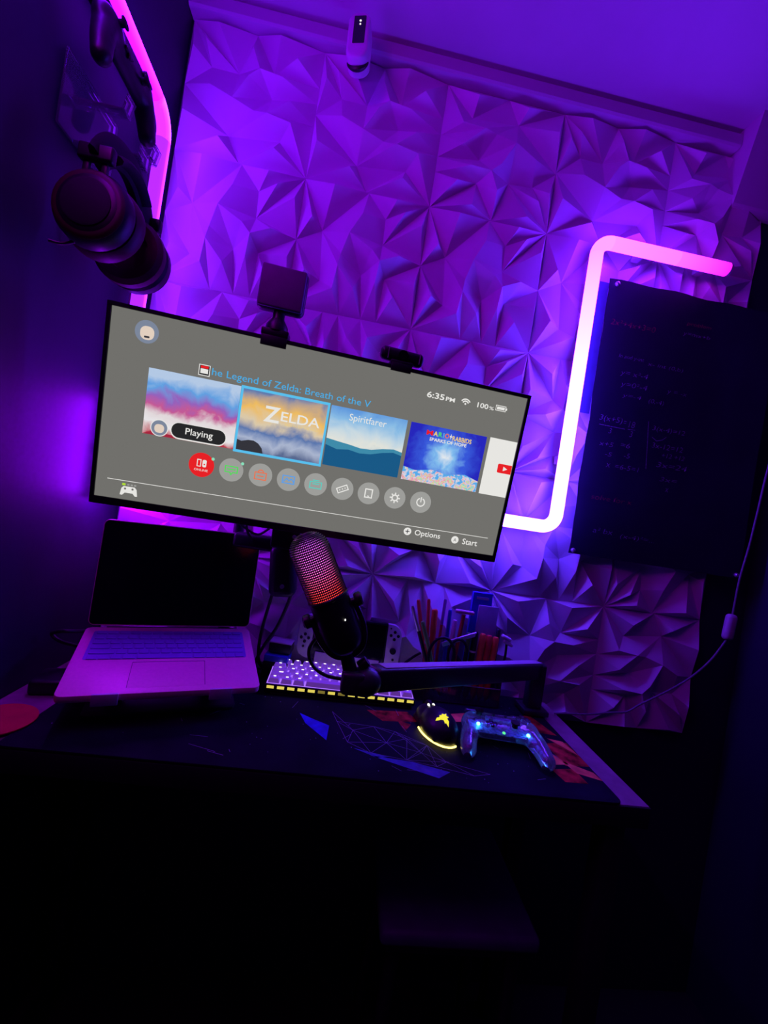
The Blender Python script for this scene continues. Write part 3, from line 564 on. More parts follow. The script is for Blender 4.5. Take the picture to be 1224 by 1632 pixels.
# laptop stand
ls = thing('laptop_stand', 'black folding stand under the laptop', 'laptop stand', (0.207, -0.114, MZ), (0, 0, LYAW))
ms = Matrix.Translation((0, 0, 0.852 - MZ - 0.012)) @ rbm.to_4x4()
b = B()
for q in (-0.085, 0.085): b.prism(rrect(0.035, 0.20, 0.005, 3, q, -0.108), 0.004, ms @ Matrix.Translation((0, 0, -0.0048)))
b.prism(rrect(0.22, 0.05, 0.005, 3, 0, -0.09), 0.004, ms @ Matrix.Translation((0, 0, -0.0049))); b.build('top_plate', 'black_metal', ls)
for q in (-0.085, 0.085):
    b = B(); b.box(tuple(ms @ Vector((q, -LD - 0.0035, 0.0055))), (0.036, 0.004, 0.021), 0.001, 2, rbm); b.build('stop_lip', 'white_plastic', ls)
b = B(); b.prism(rrect(0.24, 0.17, 0.012, 5, 0.0, -0.085), 0.006, Matrix.Translation((0, 0, 0.0005)), 0.001); b.build('foot_plate', 'black_metal', ls)
for q in (-0.085, 0.085):
    b = B(); b.box((q, -0.075, 0.036), (0.03, 0.006, 0.070), 0.001, 1, Euler((R(-28), 0, 0)).to_matrix()); b.build('support_leg', 'black_metal', ls)

# ------------------------------------------------------------------ keyboard
kb = thing('keyboard', 'compact backlit keyboard with yellow light strip along its front', 'keyboard', (0.574, -0.156, MZ + 0.0036), (R(4.0), 0, R(0.6)))
KW, KD = 0.318, 0.101
b = B(); b.box((0, KD / 2, 0.010), (KW, KD, 0.016), 0.003); kc = b.build('case', 'black_plastic', kb)
b = B(); b.box((0, KD / 2, 0.0182), (KW - 0.008, KD - 0.008, 0.0012)); b.build('backlight_plate', 'key_glow', kb)
b = B(); b.box((0, 0.004, -0.0008), (KW - 0.03, 0.006, 0.0036)); b.box((0, KD - 0.004, -0.003), (KW - 0.03, 0.006, 0.011)); b.build('feet', 'rubber', kb)
rows = [[1.25, 1.25, 1.25, 6.25, 1.25, 1.25, 1.25, 1.25], [2.25] + [1] * 10 + [2.75], [1.75] + [1] * 11 + [2.25], [1.5] + [1] * 12 + [1.5], [1] * 13 + [2]]
U = (KW - 0.010) / 15.0; kmesh = {}; lmesh = {}
def keycap(w, d, h, t):
    bm = bmesh.new(); vs = []
    for z, s in ((0, 0.0), (h, t)):
        vs.append([bm.verts.new((x * (w / 2 - s), y * (d / 2 - s), z)) for x, y in ((-1, -1), (1, -1), (1, 1), (-1, 1))])
    bm.faces.new(vs[0][::-1]); bm.faces.new(vs[1])
    for i in range(4): bm.faces.new((vs[0][i], vs[0][(i + 1) % 4], vs[1][(i + 1) % 4], vs[1][i]))
    bmesh.ops.bevel(bm, geom=[e for e in bm.edges], offset=0.0007, segments=1, affect='EDGES'); me = bpy.data.meshes.new('key'); bm.to_mesh(me); bm.free(); return me
for ri, row in enumerate(rows):
    x = -KW / 2 + 0.005
    for w in row:
        ww = w * U
        if w not in kmesh:
            kmesh[w] = keycap(ww - 0.0022, U - 0.0024, 0.0095, 0.0030)
            bb = B(); lw_ = 0.0052 if w < 2 else 0.0085; bb.box((0, 0.0032, 0.00962), (lw_, 0.0034, 0.0003)); lmesh[w] = bb.mesh('legend', False)
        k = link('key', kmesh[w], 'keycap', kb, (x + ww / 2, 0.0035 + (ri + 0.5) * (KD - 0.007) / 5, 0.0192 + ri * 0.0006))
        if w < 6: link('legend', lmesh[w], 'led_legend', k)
        x += ww
xs = -KW / 2 + 0.006; i = 0
while xs < KW / 2 - 0.010:
    w = 0.0145; nm = 'led_yellow' if not (0.30 < (xs + KW / 2) / KW < 0.36 or 0.45 < (xs + KW / 2) / KW < 0.49) else 'led_yellow_dim'
    b = B(); b.box((xs + w / 2, -0.0002, 0.0128), (w, 0.0012, 0.0058), 0.0003, 1); b.build('light_window', nm, kb); xs += w + 0.0065

# ------------------------------------------------------------------ handheld console on its dock
hc = thing('game_console', 'handheld game console with white side controllers on a dock', 'game console', (0.581, -0.0455, 0.848), (R(-1), R(-1.4), R(-5.0)), mode='YXZ')
b = B(); b.prism(rrect(0.173, 0.102, 0.003), 0.013, face_y(0.0065), 0.0008); cb = b.build('tablet_body', 'black_plastic', hc)
b = B(); b.prism(rrect(0.165, 0.094, 0.002), 0.0005, face_y(-0.0064)); b.build('screen_glass', 'black_gloss', cb)
def side_ctrl(sg):
    o = []
    w, h, r_ = 0.0345, 0.102, 0.026
    for a in range(0, 91, 15): o.append((w - r_ + r_ * math.cos(R(a)), h / 2 - r_ + r_ * math.sin(R(a))))
    o += [(0, h / 2), (0, -h / 2)]
    for a in range(270, 361, 15): o.append((w - r_ + r_ * math.cos(R(a)), -h / 2 + r_ + r_ * math.sin(R(a))))
    m = face_y(0.0075) @ Matrix.Translation((sg * 0.0865, 0, 0)) @ Matrix.Scale(sg, 4, (1, 0, 0))
    bb = B(); bb.prism(o, 0.0145, m, 0.002); c = bb.build('side_controller', 'white_plastic', hc)
    zs, zb = (0.026, -0.004) if sg < 0 else (-0.010, 0.026)
    bb = B(); bb.cyl((sg * 0.104, -0.0065, zs), (sg * 0.104, -0.013, zs), 0.0078, 0.0066, 16); bb.build('thumbstick', 'rubber', c)
    for dx, dz in ((0, .0085), (0, -.0085), (.0085, 0), (-.0085, 0)):
        bb = B(); bb.cyl((sg * 0.104 + dx, -0.0068, zb + dz), (sg * 0.104 + dx, -0.0088, zb + dz), 0.0036, n=12); bb.build('button', 'black_plastic', c)
    bb = B(); bb.cyl((sg * 0.106 - (0.004 if sg > 0 else -0.004) * 0, -0.0068, -0.024 if sg < 0 else -0.030), (sg * 0.106, -0.0082, -0.024 if sg < 0 else -0.030), 0.0030, n=10); bb.build('button', 'black_plastic', c)
    bb = B(); bb.cyl((sg * 0.094, -0.0068, 0.042), (sg * 0.094, -0.0080, 0.042), 0.0020, n=8); bb.build('button', 'black_plastic', c)
side_ctrl(-1); side_ctrl(1)
dk = thing('console_dock', 'white dock plate holding the handheld console', 'dock', (0.581, -0.0455, MZ + 0.0002), (0, 0, R(-4.0)))
b = B(); b.box((0, -0.0105, 0.030), (0.150, 0.004, 0.060), 0.001); b.build('front_plate', 'white_plastic', dk)
b = B(); b.box((0, 0.0112, 0.030), (0.150, 0.004, 0.060), 0.001); b.build('rear_plate', 'white_plastic', dk)
b = B(); b.box((0, 0.000, 0.020), (0.146, 0.018, 0.038), 0.001); b.build('core', 'grey_plastic', dk)

# ------------------------------------------------------------------ small boxes left of the console
b = B(); b.box((0, 0, 0.012), (0.050, 0.036, 0.022), 0.002); o = thing('adapter_box', 'small box with pale lid behind the keyboard', 'box', (0.428, -0.054, MZ + 0.0527), (0, 0, R(-6)))
b.build('body', 'black_plastic', o); b = B(); b.box((0, 0, 0.0245), (0.051, 0.037, 0.003), 0.001); b.build('lid', 'white_plastic', o)
o = thing('storage_case', 'clear blue plastic case under the small pale-lidded box', 'case', (0.424, -0.060, MZ + 0.0003), (0, 0, R(-6)))
b = B(); b.box((0, 0, 0.018), (0.056, 0.044, 0.036), 0.003); b.build('body', 'black_plastic', o)
b = B(); b.box((0, -0.002, 0.0435), (0.054, 0.042, 0.015), 0.003); b.build('lid', 'box_blue', o)

# ------------------------------------------------------------------ microphone and boom arm
top, bot = Vector((0.471, -0.40, 1.111)), Vector((0.561, -0.40, 0.950))
ax = (top - bot); mang = math.atan2(ax.x, ax.z); MLn = ax.length
mic = thing('microphone', 'tilted condenser microphone with red and pink glowing grille', 'microphone', bot, (R(3), mang, 0))
mr = 0.0295; zs = 0.085
b = B(); b.lathe([(0.011, 0.0), (0.019, 0.002), (0.0250, 0.008), (0.0285, 0.020), (mr, 0.034), (mr, zs - 0.001), (mr - 0.001, zs)], I4, 36); b.build('body', 'black_plastic', mic)
def gprof(n=14):
    out = [(mr - 0.0005, zs)]; top_z = MLn; rr = 0.0255
    for i in range(n + 1):
        a = math.pi / 2 * i / n; out.append((mr - 0.0005 - rr + rr * math.cos(a), top_z - rr + rr * math.sin(a)))
    return out
GP = gprof(); 
b = B(); b.lathe([(max(r_ - 0.0016, 0), z_ - 0.0008) for r_, z_ in GP], I4, 36); b.build('light_core', 'mic_core', mic)
b = B(); NR = 34
# arc-length samples of the profile for the perforated grille
samp = []; tot = sum((Vector(a) - Vector(c)).length for a, c in zip(GP, GP[1:]))
def at_len(s):
    for a, c in zip(GP, GP[1:]):
        l = (Vector(a) - Vector(c)).length
        if s <= l: return Vector(a).lerp(Vector(c), s / l)
        s -= l
    return Vector(GP[-1])
for i in range(NR):
    q = at_len(tot * (i + 0.5) / NR)
    if q.x < 0.006: continue
    hw = 0.00105
    b.ring_strip([[Vector(((q.x + dr) * math.cos(2 * math.pi * k / 40), (q.x + dr) * math.sin(2 * math.pi * k / 40), q.y + dz)) for dr, dz in ((0, -hw), (0.0006, -hw * .5), (0.0006, hw * .5), (0, hw))] for k in range(40)] + [[Vector(((q.x + dr), 0, q.y + dz)) for dr, dz in ((0, -hw), (0.0006, -hw * .5), (0.0006, hw * .5), (0, hw))]], closed=True, cap=False)
for k in range(64):
    a = 2 * math.pi * k / 64
    pts = [Vector((q.x * math.cos(a), q.x * math.sin(a), q.y)) for q in (at_len(tot * t_ / 14) for t_ in range(13))]
    b.tube(pts, 0.00080, 4)
b.build('grille', 'black_metal', mic)
b = B(); b.lathe([(mr + .0004, zs - 0.003), (mr + .0012, zs - .002), (mr + .0012, zs + .001), (mr + .0004, zs + .002)], I4, 36); b.build('band', 'black_metal', mic)
b = B(); b.cyl((0.014, -mr - 0.0002, 0.052), (0.014, -mr + 0.004, 0.052), 0.0010, n=10); b.build('status_light', 'led_white', mic)
for sg, z_ in ((-1, 0.062), (1, 0.066)):
    b = B(); b.cyl((sg * (mr - 0.001), 0, z_), (sg * (mr + 0.006), 0, z_), 0.005, n=12); b.lathe([(0.009, 0), (0.0105, 0.002), (0.0105, 0.009), (0.008, 0.011)], basis((sg * (mr + 0.0055), 0, z_), (sg * (mr + 0.02), 0, z_)), 16); b.build('side_knob', 'black_plastic', mic)
b = B(); b.tube(spline([(-mr - 0.004, 0, 0.062), (-mr - 0.005, 0, 0.03), (-0.027, 0, 0.004), (-0.012, 0, -0.009), (0.012, 0, -0.009), (0.027, 0, 0.004), (mr + 0.005, 0, 0.03), (mr + 0.004, 0, 0.066)], 6), 0.0042, 8); b.build('yoke', 'black_metal', mic)
arm = thing('microphone_stand', 'low black boom arm reaching from desk post to the microphone', 'microphone stand', (1.020, -0.10, DZ))
def A(x, y, z): return Vector((x - 1.020, y + 0.10, z - DZ))
b = B(); b.box((0, 0, 0.011), (0.060, 0.055, 0.012), 0.003); b.build('base', 'arm_black', arm)
b = B(); b.box((0, 0, 0.065), (0.034, 0.030, 0.105), 0.005, 3); b.build('post', 'arm_black', arm)
P0, P1 = A(0.612, -0.385, 0.906), A(1.022, -0.098, 0.851)
d = (P1 - P0); Ln = d.length; xd = d.normalized(); yd = Vector((0, 0, 1)).cross(xd).normalized(); zd = xd.cross(yd)
rm = Matrix((xd, yd, zd)).transposed()
b = B(); b.box((P0 + P1) / 2, (Ln + 0.02, 0.030, 0.036), 0.005, 3, rm); b.build('boom_bar', 'arm_black', arm)
b = B(); b.box((P0 + P1) / 2 + zd * 0.0186, (Ln - 0.01, 0.020, 0.0016), 0.0006, 1, rm); b.build('cable_cover', 'grey_plastic', arm)
b = B(); b.ell(A(0.592, -0.400, 0.905), (0.026, 0.022, 0.022)); b.build('elbow_joint', 'arm_black', arm)
b = B(); b.box(A(0.575, -0.405, 0.905), (0.036, 0.03, 0.034), 0.007, 3); b.build('knuckle', 'arm_black', arm)
b = B(); b.cyl(A(0.570, -0.402, 0.915), A(0.559, -0.400, 0.943), 0.011, 0.010, 16); b.build('threaded_stem', 'black_metal', arm)
b = B(); b.cyl(A(0.582, -0.400, 0.926), A(0.592, -0.400, 0.936), 0.009, 0.008, 12); b.build('tension_knob', 'black_plastic', arm)
b = B(); b.tube(spline([(0.515, -0.385, 0.965), (0.503, -0.380, 0.935), (0.512, -0.380, 0.912), (0.533, -0.382, 0.900), (0.560, -0.385, 0.898)], 8), 0.0028, 8)
o = tag(b.build('microphone_cable', 'cable_black'), 'thin black cable looping under the microphone', 'cable')

# ------------------------------------------------------------------ mouse
ms_ = thing('computer_mouse', 'black gaming mouse with yellow glowing emblem and strip', 'mouse', (0.763, -0.228, MZ), (0, 0, R(14)))
b = B(); b.ell((0, -0.012, 0.010), (0.034, 0.051, 0.036)); b.ell((0, 0.022, 0.009), (0.030, 0.043, 0.026)); b.box((0, 0.002, 0.004), (0.056, 0.10, 0.008), 0.003)
mbd = remeshed(b, 0.0022, 8)
for v in mbd.vertices: v.co.z = max(v.co.z, 0.0012)
body = link('body', mbd, 'black_plastic', ms_)
b = B(); b.box((0, 0.040, 0.030), (0.0016, 0.05, 0.006), rot=Euler((R(-16), 0, 0)).to_matrix()); b.build('button_split', 'black_gloss', body)
b = B(); b.cyl((-0.0035, 0.040, 0.029), (0.0035, 0.040, 0.029), 0.010, n=20); wh = b.build('scroll_wheel', 'rubber', ms_)
for x in (-0.0055, 0.0055):
    b = B(); b.ell((x, 0.030, 0.0345), (0.0022, 0.0042, 0.003)); b.build('wheel_light', 'led_white', wh)
pts = []
for i in range(17):
    a = R(165 + 125 * i / 16); pts.append((0.0350 * math.cos(a), -0.008 + 0.0555 * math.sin(a) , 0.0032))
b = B(); b.tube(pts, 0.0016, 8); b.build('light_strip', 'strip_yellow', ms_)
# glowing emblem: three entwined blades
def blob(pts): return pts
E_ = [(-.0095, .0040), (-.0065, .0066), (-.0035, .0050), (-.0020, .0080), (.0008, .0068), (.0022, .0092), (.0048, .0072), (.0090, .0088), (.0068, .0050), (.0095, .0020), (.0060, .0000), (.0068, -.0045), (.0036, -.0105), (.0030, -.0050), (.0002, -.0062), (.0004, -.0015), (-.0030, .0008), (-.0060, .0016)]
em = B()
vs = []
bmv = mbd
from mathutils.bvhtree import BVHTree
bv = BVHTree.FromPolygons([v.co for v in mbd.vertices], [p.vertices for p in mbd.polygons])
def onmouse(x, y, up):
    h = bv.ray_cast(Vector((x, y, 0.1)), Vector((0, 0, -1)))[0]; return Vector((x, y, (h.z if h else 0.03) + up))
cen = Vector((-0.008, -0.036)); E_ = [(x * 1.35, y * 1.35) for x, y in E_]
ctr = em.bm.verts.new(onmouse(cen.x, cen.y, 0.0006))
lo = []
for k in (0.5, 1.0): lo.append([em.bm.verts.new(onmouse(cen.x + x * k, cen.y + y * k, 0.0006)) for x, y in E_])
n = len(E_)
for i in range(n):
    j = (i + 1) % n; em.bm.faces.new((ctr, lo[0][i], lo[0][j])); em.bm.faces.new((lo[0][i], lo[1][i], lo[1][j], lo[0][j]))
em.build('emblem', 'logo_yellow', body)

# ------------------------------------------------------------------ gamepads
def gamepad_shell(voxel=0.003):
    """x = width, y = away from the grips, z = up from the face; about 0.152 wide"""
    b = B(); b.box((0, 0.012, 0), (0.108, 0.056, 0.030), 0.012, 4)
    for sg in (-1, 1):
        b.ell((sg * 0.048, 0.010, 0.0), (0.028, 0.031, 0.019))
        pts = [(sg * 0.050, 0.012, 0), (sg * 0.060, -0.010, -0.002), (sg * 0.067, -0.034, -0.005), (sg * 0.070, -0.056, -0.008)]
        b.tube(spline(pts, 4), [0.0195 - 0.0050 * i / 12 for i in range(13)], 14); b.ell(pts[-1], (0.0148, 0.0148, 0.0148))
    return remeshed(b, voxel, 8)
def gamepad_parts(o, plast, z0=0.015, yoff=0.0):
    for x, y in ((-0.042, 0.020), (0.022, -0.004)):
        b = B(); b.lathe([(0.0055, 0), (0.0050, 0.006), (0.0085, 0.008), (0.0085, 0.0105), (0.007, 0.0112)], Matrix.Translation((x, y, z0)), 18); b.build('thumbstick', 'rubber', o)
    b = B(); b.box((-0.022, -0.004, z0 + 0.001), (0.021, 0.007, 0.004), 0.001); b.box((-0.022, -0.004, z0 + 0.001), (0.007, 0.021, 0.004), 0.001); b.build('direction_pad', plast, o)
    for dx, dy in ((0, .010), (0, -.010), (.010, 0), (-.010, 0)):
        b = B(); b.cyl((0.044 + dx, 0.020 + dy, z0 - 0.002), (0.044 + dx, 0.020 + dy, z0 + 0.004), 0.0050, n=14); b.build('face_button', plast, o)
    for sg in (-1, 1):
        b = B(); b.box((sg * 0.045, 0.042, 0.004), (0.040, 0.010, 0.012), 0.004, 3); b.build('bumper', plast, o)
        b = B(); b.box((sg * 0.047, 0.043, -0.012), (0.028, 0.014, 0.015), 0.005, 3); b.build('trigger', plast, o)
gm = gamepad_shell()
gp = thing('gamepad', 'transparent gamepad glowing blue on the desk mat', 'game controller', (0.882, -0.258, MZ + 0.0262), (R(6), 0, R(-7)))
sh = link('shell', gm, 'clear_shell', gp)
b = B(); b.box((0, 0.012, -0.003), (0.088, 0.040, 0.002)); b.box((0, 0.028, 0.003), (0.05, 0.010, 0.010), 0.001)
for sg in (-1, 1): b.box((sg * 0.047, 0.010, -0.002), (0.026, 0.030, 0.002)); b.box((sg * 0.055, -0.012, -0.004), (0.016, 0.018, 0.012), 0.002); b.cyl((sg * 0.062, -0.022, -0.006), (sg * 0.068, -0.050, -0.008), 0.005, n=10)
b.build('circuit_board', 'circuit', sh)
b = B()
for x in (-0.03, -0.012, 0.010, 0.028): b.box((x, 0.016, 0.001), (0.010, 0.008, 0.005), 0.0005, 1)
b.build('chips', 'silver', sh)
for x, y in ((-0.043, 0.008), (0.050, -0.004)):
    b = B(); b.ell((x, y, 0.003), (0.0034, 0.0034, 0.003), u=12, v=8); b.build('glow_light', 'led_blue', sh)
b = B(); b.ell((0.002, -0.010, 0.004), (0.003, 0.003, 0.002), u=10, v=6); b.build('power_light', 'led_green', sh)
gamepad_parts(gp, 'smoke_acrylic')
for x in (-0.012, 0.012):
    b = B(); b.cyl((x, 0.026, 0.013), (x, 0.026, 0.017), 0.003, n=10); b.build('menu_button', 'black_plastic', gp)

# ------------------------------------------------------------------ left wall: clear holder, gamepad, headset
hd = thing('wall_holder', 'clear acrylic wall holder carrying a controller and a headset', 'wall holder', (0.001, -0.27, 1.67))
b = B(); b.box((0.0025, 0, 0.058), (0.004, 0.135, 0.116), 0.001, 1); b.build('back_plate', 'acrylic', hd)
for y in (-0.045, 0.045):
    b = B(); b.box((0.046, y, 0.052), (0.084, 0.020, 0.004), 0.001, 1); am = b.build('shelf_arm', 'acrylic', hd)
    b = B(); b.box((0.088, y, 0.064), (0.004, 0.022, 0.026), 0.001, 1, Euler((0, R(12), 0)).to_matrix()); b.build('lip', 'acrylic', hd)
b = B(); b.box((0.050, 0.0, 0.012), (0.092, 0.034, 0.004), 0.001, 1); b.build('headset_hook', 'acrylic', hd)
b = B(); b.box((0.097, 0.0, 0.022), (0.004, 0.034, 0.024), 0.001, 1); b.build('lip', 'acrylic', hd)
g2 = thing('gamepad', 'black gamepad resting upright on the clear wall holder', 'game controller', (0.054, -0.283, 1.826), (0, 0, 0))
g2.rotation_mode = 'QUATERNION'
# face (local z) looks into the room (+X), grips (local -y) hang down, width (local x) runs along Y
g2.rotation_quaternion = Matrix(((0, -0.30, 0.954), (1, 0, 0), (0, 0.954, 0.30))).to_quaternion()
link('shell', gm.copy(), None, g2); sh2 = g2.children[0]; sh2.data.materials.clear(); sh2.data.materials.append(M['black_plastic'])
gamepad_parts(g2, 'black_plastic')
hs = thing('headset', 'black and dark red headset hanging from the clear wall holder', 'headset', (0.090, -0.294, 1.536))
band = [(0.0, 0.078 * math.cos(R(a)), 0.040 + 0.082 * math.sin(R(a))) for a in range(16, 165, 6)]
b = B(); b.tube(band, 0.0075, 10, sx=2.9); b.build('headband', 'black_matte', hs)
b = B(); b.tube([(0.0, y * 0.88, 0.040 + (z - 0.040) * 0.88) for _, y, z in band[5:-5]], 0.008, 10, sx=2.3); b.build('headband_pad', 'cushion', hs)
for sg in (-1, 1):
    m = Matrix.Translation((0, sg * 0.050, 0)) @ Euler((R(-90 * sg), 0, 0)).to_matrix().to_4x4() @ Matrix.Scale(1.16, 4)
    b = B(); b.lathe([(0.0, 0.030), (0.030, 0.029), (0.040, 0.026), (0.047, 0.018), (0.048, 0.006), (0.044, 0.0)], m, 32); cup = b.build('ear_cup', 'black_plastic', hs)
    b = B(); b.lathe([(0.030, 0.0), (0.046, 0.0), (0.050, -0.006), (0.050, -0.016), (0.044, -0.022), (0.030, -0.020), (0.028, -0.010)], m, 32); b.build('ear_cushion', 'dark_red', cup)
    b = B(); b.lathe([(0.0385, 0.0272), (0.0425, 0.0258), (0.0442, 0.0235), (0.0436, 0.0225)], m, 32); b.build('accent_ring', 'dark_red', cup)
    b = B(); b.lathe([(0.0, 0.0320), (0.027, 0.0312), (0.030, 0.0300)], m, 28); b.build('outer_cap', 'black_matte', cup)
    b = B(); b.box((-0.014, sg * 0.072, 0.058), (0.009, 0.007, 0.030), 0.002); b.box((0.012, sg * 0.072, 0.058), (0.009, 0.007, 0.030), 0.002); b.box((0, sg * 0.075, 0.076), (0.050, 0.013, 0.024), 0.004, 3); b.build('yoke', 'black_plastic', hs)
b = B(); b.tube(spline([(-0.022, -0.060, -0.048), (-0.036, -0.066, -0.058), (-0.050, -0.072, -0.060)], 6), 0.0026, 8); b.build('microphone_boom', 'black_plastic', hs)

# ------------------------------------------------------------------ security camera on the cornice
sc = thing('security_camera', 'white upright security camera with black face below the ceiling', 'security camera', (0.397, -0.034, 2.125))
b = B(); b.lathe([(0.020, 0.0), (0.020, 0.006), (0.014, 0.010), (0.0, 0.011)], basis((0, 0.004, 0.060), (0, -0.05, 0.060)), 24); b.build('wall_base', 'black_plastic', sc)
b = B(); b.cyl((0, -0.004, 0.060), (0, -0.045, 0.055), 0.007, n=12); b.build('stem', 'black_plastic', sc)
mm = Matrix.Translation((0.002, -0.056, 0.044)) @ Euler((R(-8), R(-5), R(-10))).to_matrix().to_4x4()
b = B(); b.prism(rrect(0.048, 0.118, 0.021, 8), 0.044, mm @ face_y(0.022), 0.006, 3); cbody = b.build('camera_body', 'white_plastic', sc)
b = B(); b.prism(rrect(0.026, 0.072, 0.002, 3, 0.002, 0.010), 0.0012, mm @ face_y(-0.0215)); b.build('face_plate', 'black_gloss', cbody)
for z_ in (0.032, 0.023):
    b = B(); b.cyl(mm @ Vector((0.003, -0.0225, z_)), mm @ Vector((0.003, -0.0234, z_)), 0.0022 if z_ > .03 else 0.0018, n=10); b.build('indicator_light', 'led_white', cbody)
b = B(); b.tube([mm @ Vector((0.0235 * math.cos(R(a)), 0.0, -0.0385 + 0.0225 * math.sin(R(a)))) for a in range(195, 346, 10)], [0.002 + 0.0035 * math.sin(math.pi * i / 15) for i in range(16)], 8, 1.0); b.build('swivel_foot', 'black_plastic', sc)

# ------------------------------------------------------------------ chalkboard sheet
BX0, BX1, BZ0, BZ1 = 1.087, 1.556, 1.130, 1.822
cbd = thing('chalkboard', 'black chalkboard sheet with handwritten equations pinned to the wall', 'chalkboard', ((BX0 + BX1) / 2, -0.0365, BZ0))
cw, ch = BX1 - BX0, BZ1 - BZ0
b = B()
nx, nz = 16, 24; rsb = random.Random(5)
def wav(u, v): return 0.0016 * math.sin(9 * u + 2.2 * v) * v + 0.0012 * math.sin(13 * v + 3)
def edge_x(v): return 0.0015 * math.sin(17 * v) + 0.001 * math.sin(41 * v)
gr = [[[b.bm.verts.new(((i / nx - 0.5) * cw + (edge_x(k / nz) if i == 0 else 0), y + wav(i / nx, k / nz) - 0.003, k / nz * ch + (0.002 * math.sin(20 * i / nx) if k == nz else 0))) for i in range(nx + 1)] for k in range(nz + 1)] for y in (0.0, 0.0015)]
for k in range(nz):
    for i in range(nx):
        b.bm.faces.new((gr[0][k][i], gr[0][k][i + 1], gr[0][k + 1][i + 1], gr[0][k + 1][i])); b.bm.faces.new((gr[1][k][i], gr[1][k + 1][i], gr[1][k + 1][i + 1], gr[1][k][i + 1]))
for k in range(nz):
    for i in (0, nx): b.bm.faces.new((gr[0][k][i], gr[0][k + 1][i], gr[1][k + 1][i], gr[1][k][i]))
for i in range(nx):
    for k in (0, nz): b.bm.faces.new((gr[0][k][i], gr[0][k][i + 1], gr[1][k][i + 1], gr[1][k][i]))
sheet = b.build('sheet', 'board_sheet', cbd)
for x, z_ in ((-cw / 2 + 0.018, ch - 0.012), (-cw / 2 + 0.010, 0.008), (cw / 2 - 0.010, 0.008), (cw / 2 - 0.012, ch - 0.012)):
    b = B(); b.lathe([(0.0055, 0), (0.006, 0.002), (0.0045, 0.006), (0.0025, 0.007)], basis((x, -0.003, z_), (x, -0.02, z_)), 14); b.build('push_pin', 'silver', cbd)
CXo, CZo = (BX0 + BX1) / 2, BZ0
b = B(); b.box((-cw / 2 - 0.0135, -0.0010, 0.515), (0.025, 0.0012, 0.33), 0.0003, 1); b.build('margin_strip', 'board_margin', cbd)
def chalk(s, x0, x1, z0, h=0.013, m='chalk', sh_=0.15):
    return link('chalk_writing', text_mesh(s, x0 - CXo, x1 - CXo, z0 - CZo, z0 - CZo + h, -0.0066, sh_, -0.012), m, cbd)
for a in (('3(x+5)', 1.111, 1.172, 1.465, .018), ('=', 1.176, 1.184, 1.471, .006), ('18', 1.190, 1.207, 1.463, .016), ('3', 1.140, 1.148, 1.440), ('3', 1.196, 1.204, 1.440, .015),
          ('x+5', 1.121, 1.158, 1.407, .011), ('=6', 1.177, 1.202, 1.411, .012), ('-5', 1.140, 1.158, 1.383, .010), ('-5', 1.190, 1.206, 1.386, .012), ('x', 1.147, 1.158, 1.356, .010), ('=6-5=1', 1.171, 1.235, 1.356, .012),
          ('3(x-4)=12', 1.254, 1.343, 1.464, .015), ('3x-12=12', 1.259, 1.344, 1.424), ('+12 +12', 1.290, 1.352, 1.404, .011), ('3x=24', 1.279, 1.363, 1.378), ('3x=', 1.294, 1.342, 1.344, .011), ('x', 1.313, 1.322, 1.319, .010),
          ('y= x\u00b2-4', 1.148, 1.221, 1.586, .016), ('y=0\u00b2-4', 1.153, 1.224, 1.558, .016), ('y=-4', 1.162, 1.212, 1.533, .012), ('(0,-4)', 1.233, 1.274, 1.530, .014), ('y = -x', 1.278, 1.332, 1.562, .012),
          ('In and y-int', 1.137, 1.204, 1.628, .012), ('x- int (0,b)', 1.216, 1.312, 1.622, .012), ('y=mx+b', 1.297, 1.371, 1.716, .012), ('a\u00b2 bx', 1.139, 1.192, 1.190), ('(x-4)\u00b2=...', 1.213, 1.306, 1.183, .014)): chalk(*a)
chalk('2x\u00b2+4x+3=0', 1.102, 1.222, 1.708, .014, 'chalk_red'); chalk('problem', 1.303, 1.370, 1.742, .012, 'chalk_red'); chalk('solve for x', 1.121, 1.230, 1.272, .012, 'chalk_red')
def cstroke(pts, w=0.0007):
    b = B(); P = [Vector((x - CXo, 0, z_ - CZo)) for x, z_ in pts]
    for p_, q in zip(P, P[1:]):
        d_ = (q - p_).normalized() * w; n_ = Vector((-d_.z, 0, d_.x)); b.poly([tuple(v + Vector((0, -0.0066, 0))) for v in (p_ + n_, p_ - n_, q - n_, q + n_)])
    b.build('chalk_stroke', 'chalk', cbd, False)
cstroke([(1.113, 1.458), (1.182, 1.457)]); cstroke([(1.189, 1.458), (1.209, 1.459)]); cstroke([(1.241, 1.487), (1.247, 1.43), (1.253, 1.368)]); cstroke([(1.256, 1.450), (1.270, 1.442), (1.285, 1.447), (1.295, 1.456)])

# ------------------------------------------------------------------ desk organiser and its contents
og = thing('desk_organizer', 'clear acrylic desk organizer holding pens and cards', 'organizer', (0.852, -0.069, DZ + 0.0045))
def wallbox(nm, c_, s_, m='smoke_acrylic'): bb = B(); bb.box(c_, s_, 0.0006, 1); return bb.build(nm, m, og)
wallbox('floor_panel', (0, 0, 0.001), (0.176, 0.070, 0.002)); wallbox('front_panel', (0, -0.034, 0.022), (0.176, 0.002, 0.040)); wallbox('rear_panel', (0, 0.034, 0.062), (0.176, 0.002, 0.12))
wallbox('side_panel', (-0.087, 0, 0.021), (0.002, 0.066, 0.038)); wallbox('side_panel', (0.087, 0, 0.045), (0.002, 0.066, 0.086)); wallbox('divider', (-0.005, 0, 0.045), (0.002, 0.066, 0.086))
b = B(); b.box((-0.045, -0.0352, 0.0425), (0.084, 0.001, 0.0016)); b.box((0.042, -0.0352, 0.0425), (0.086, 0.001, 0.0016)); b.build('edge_trim', 'silver', og)
ZO = DZ + 0.0072
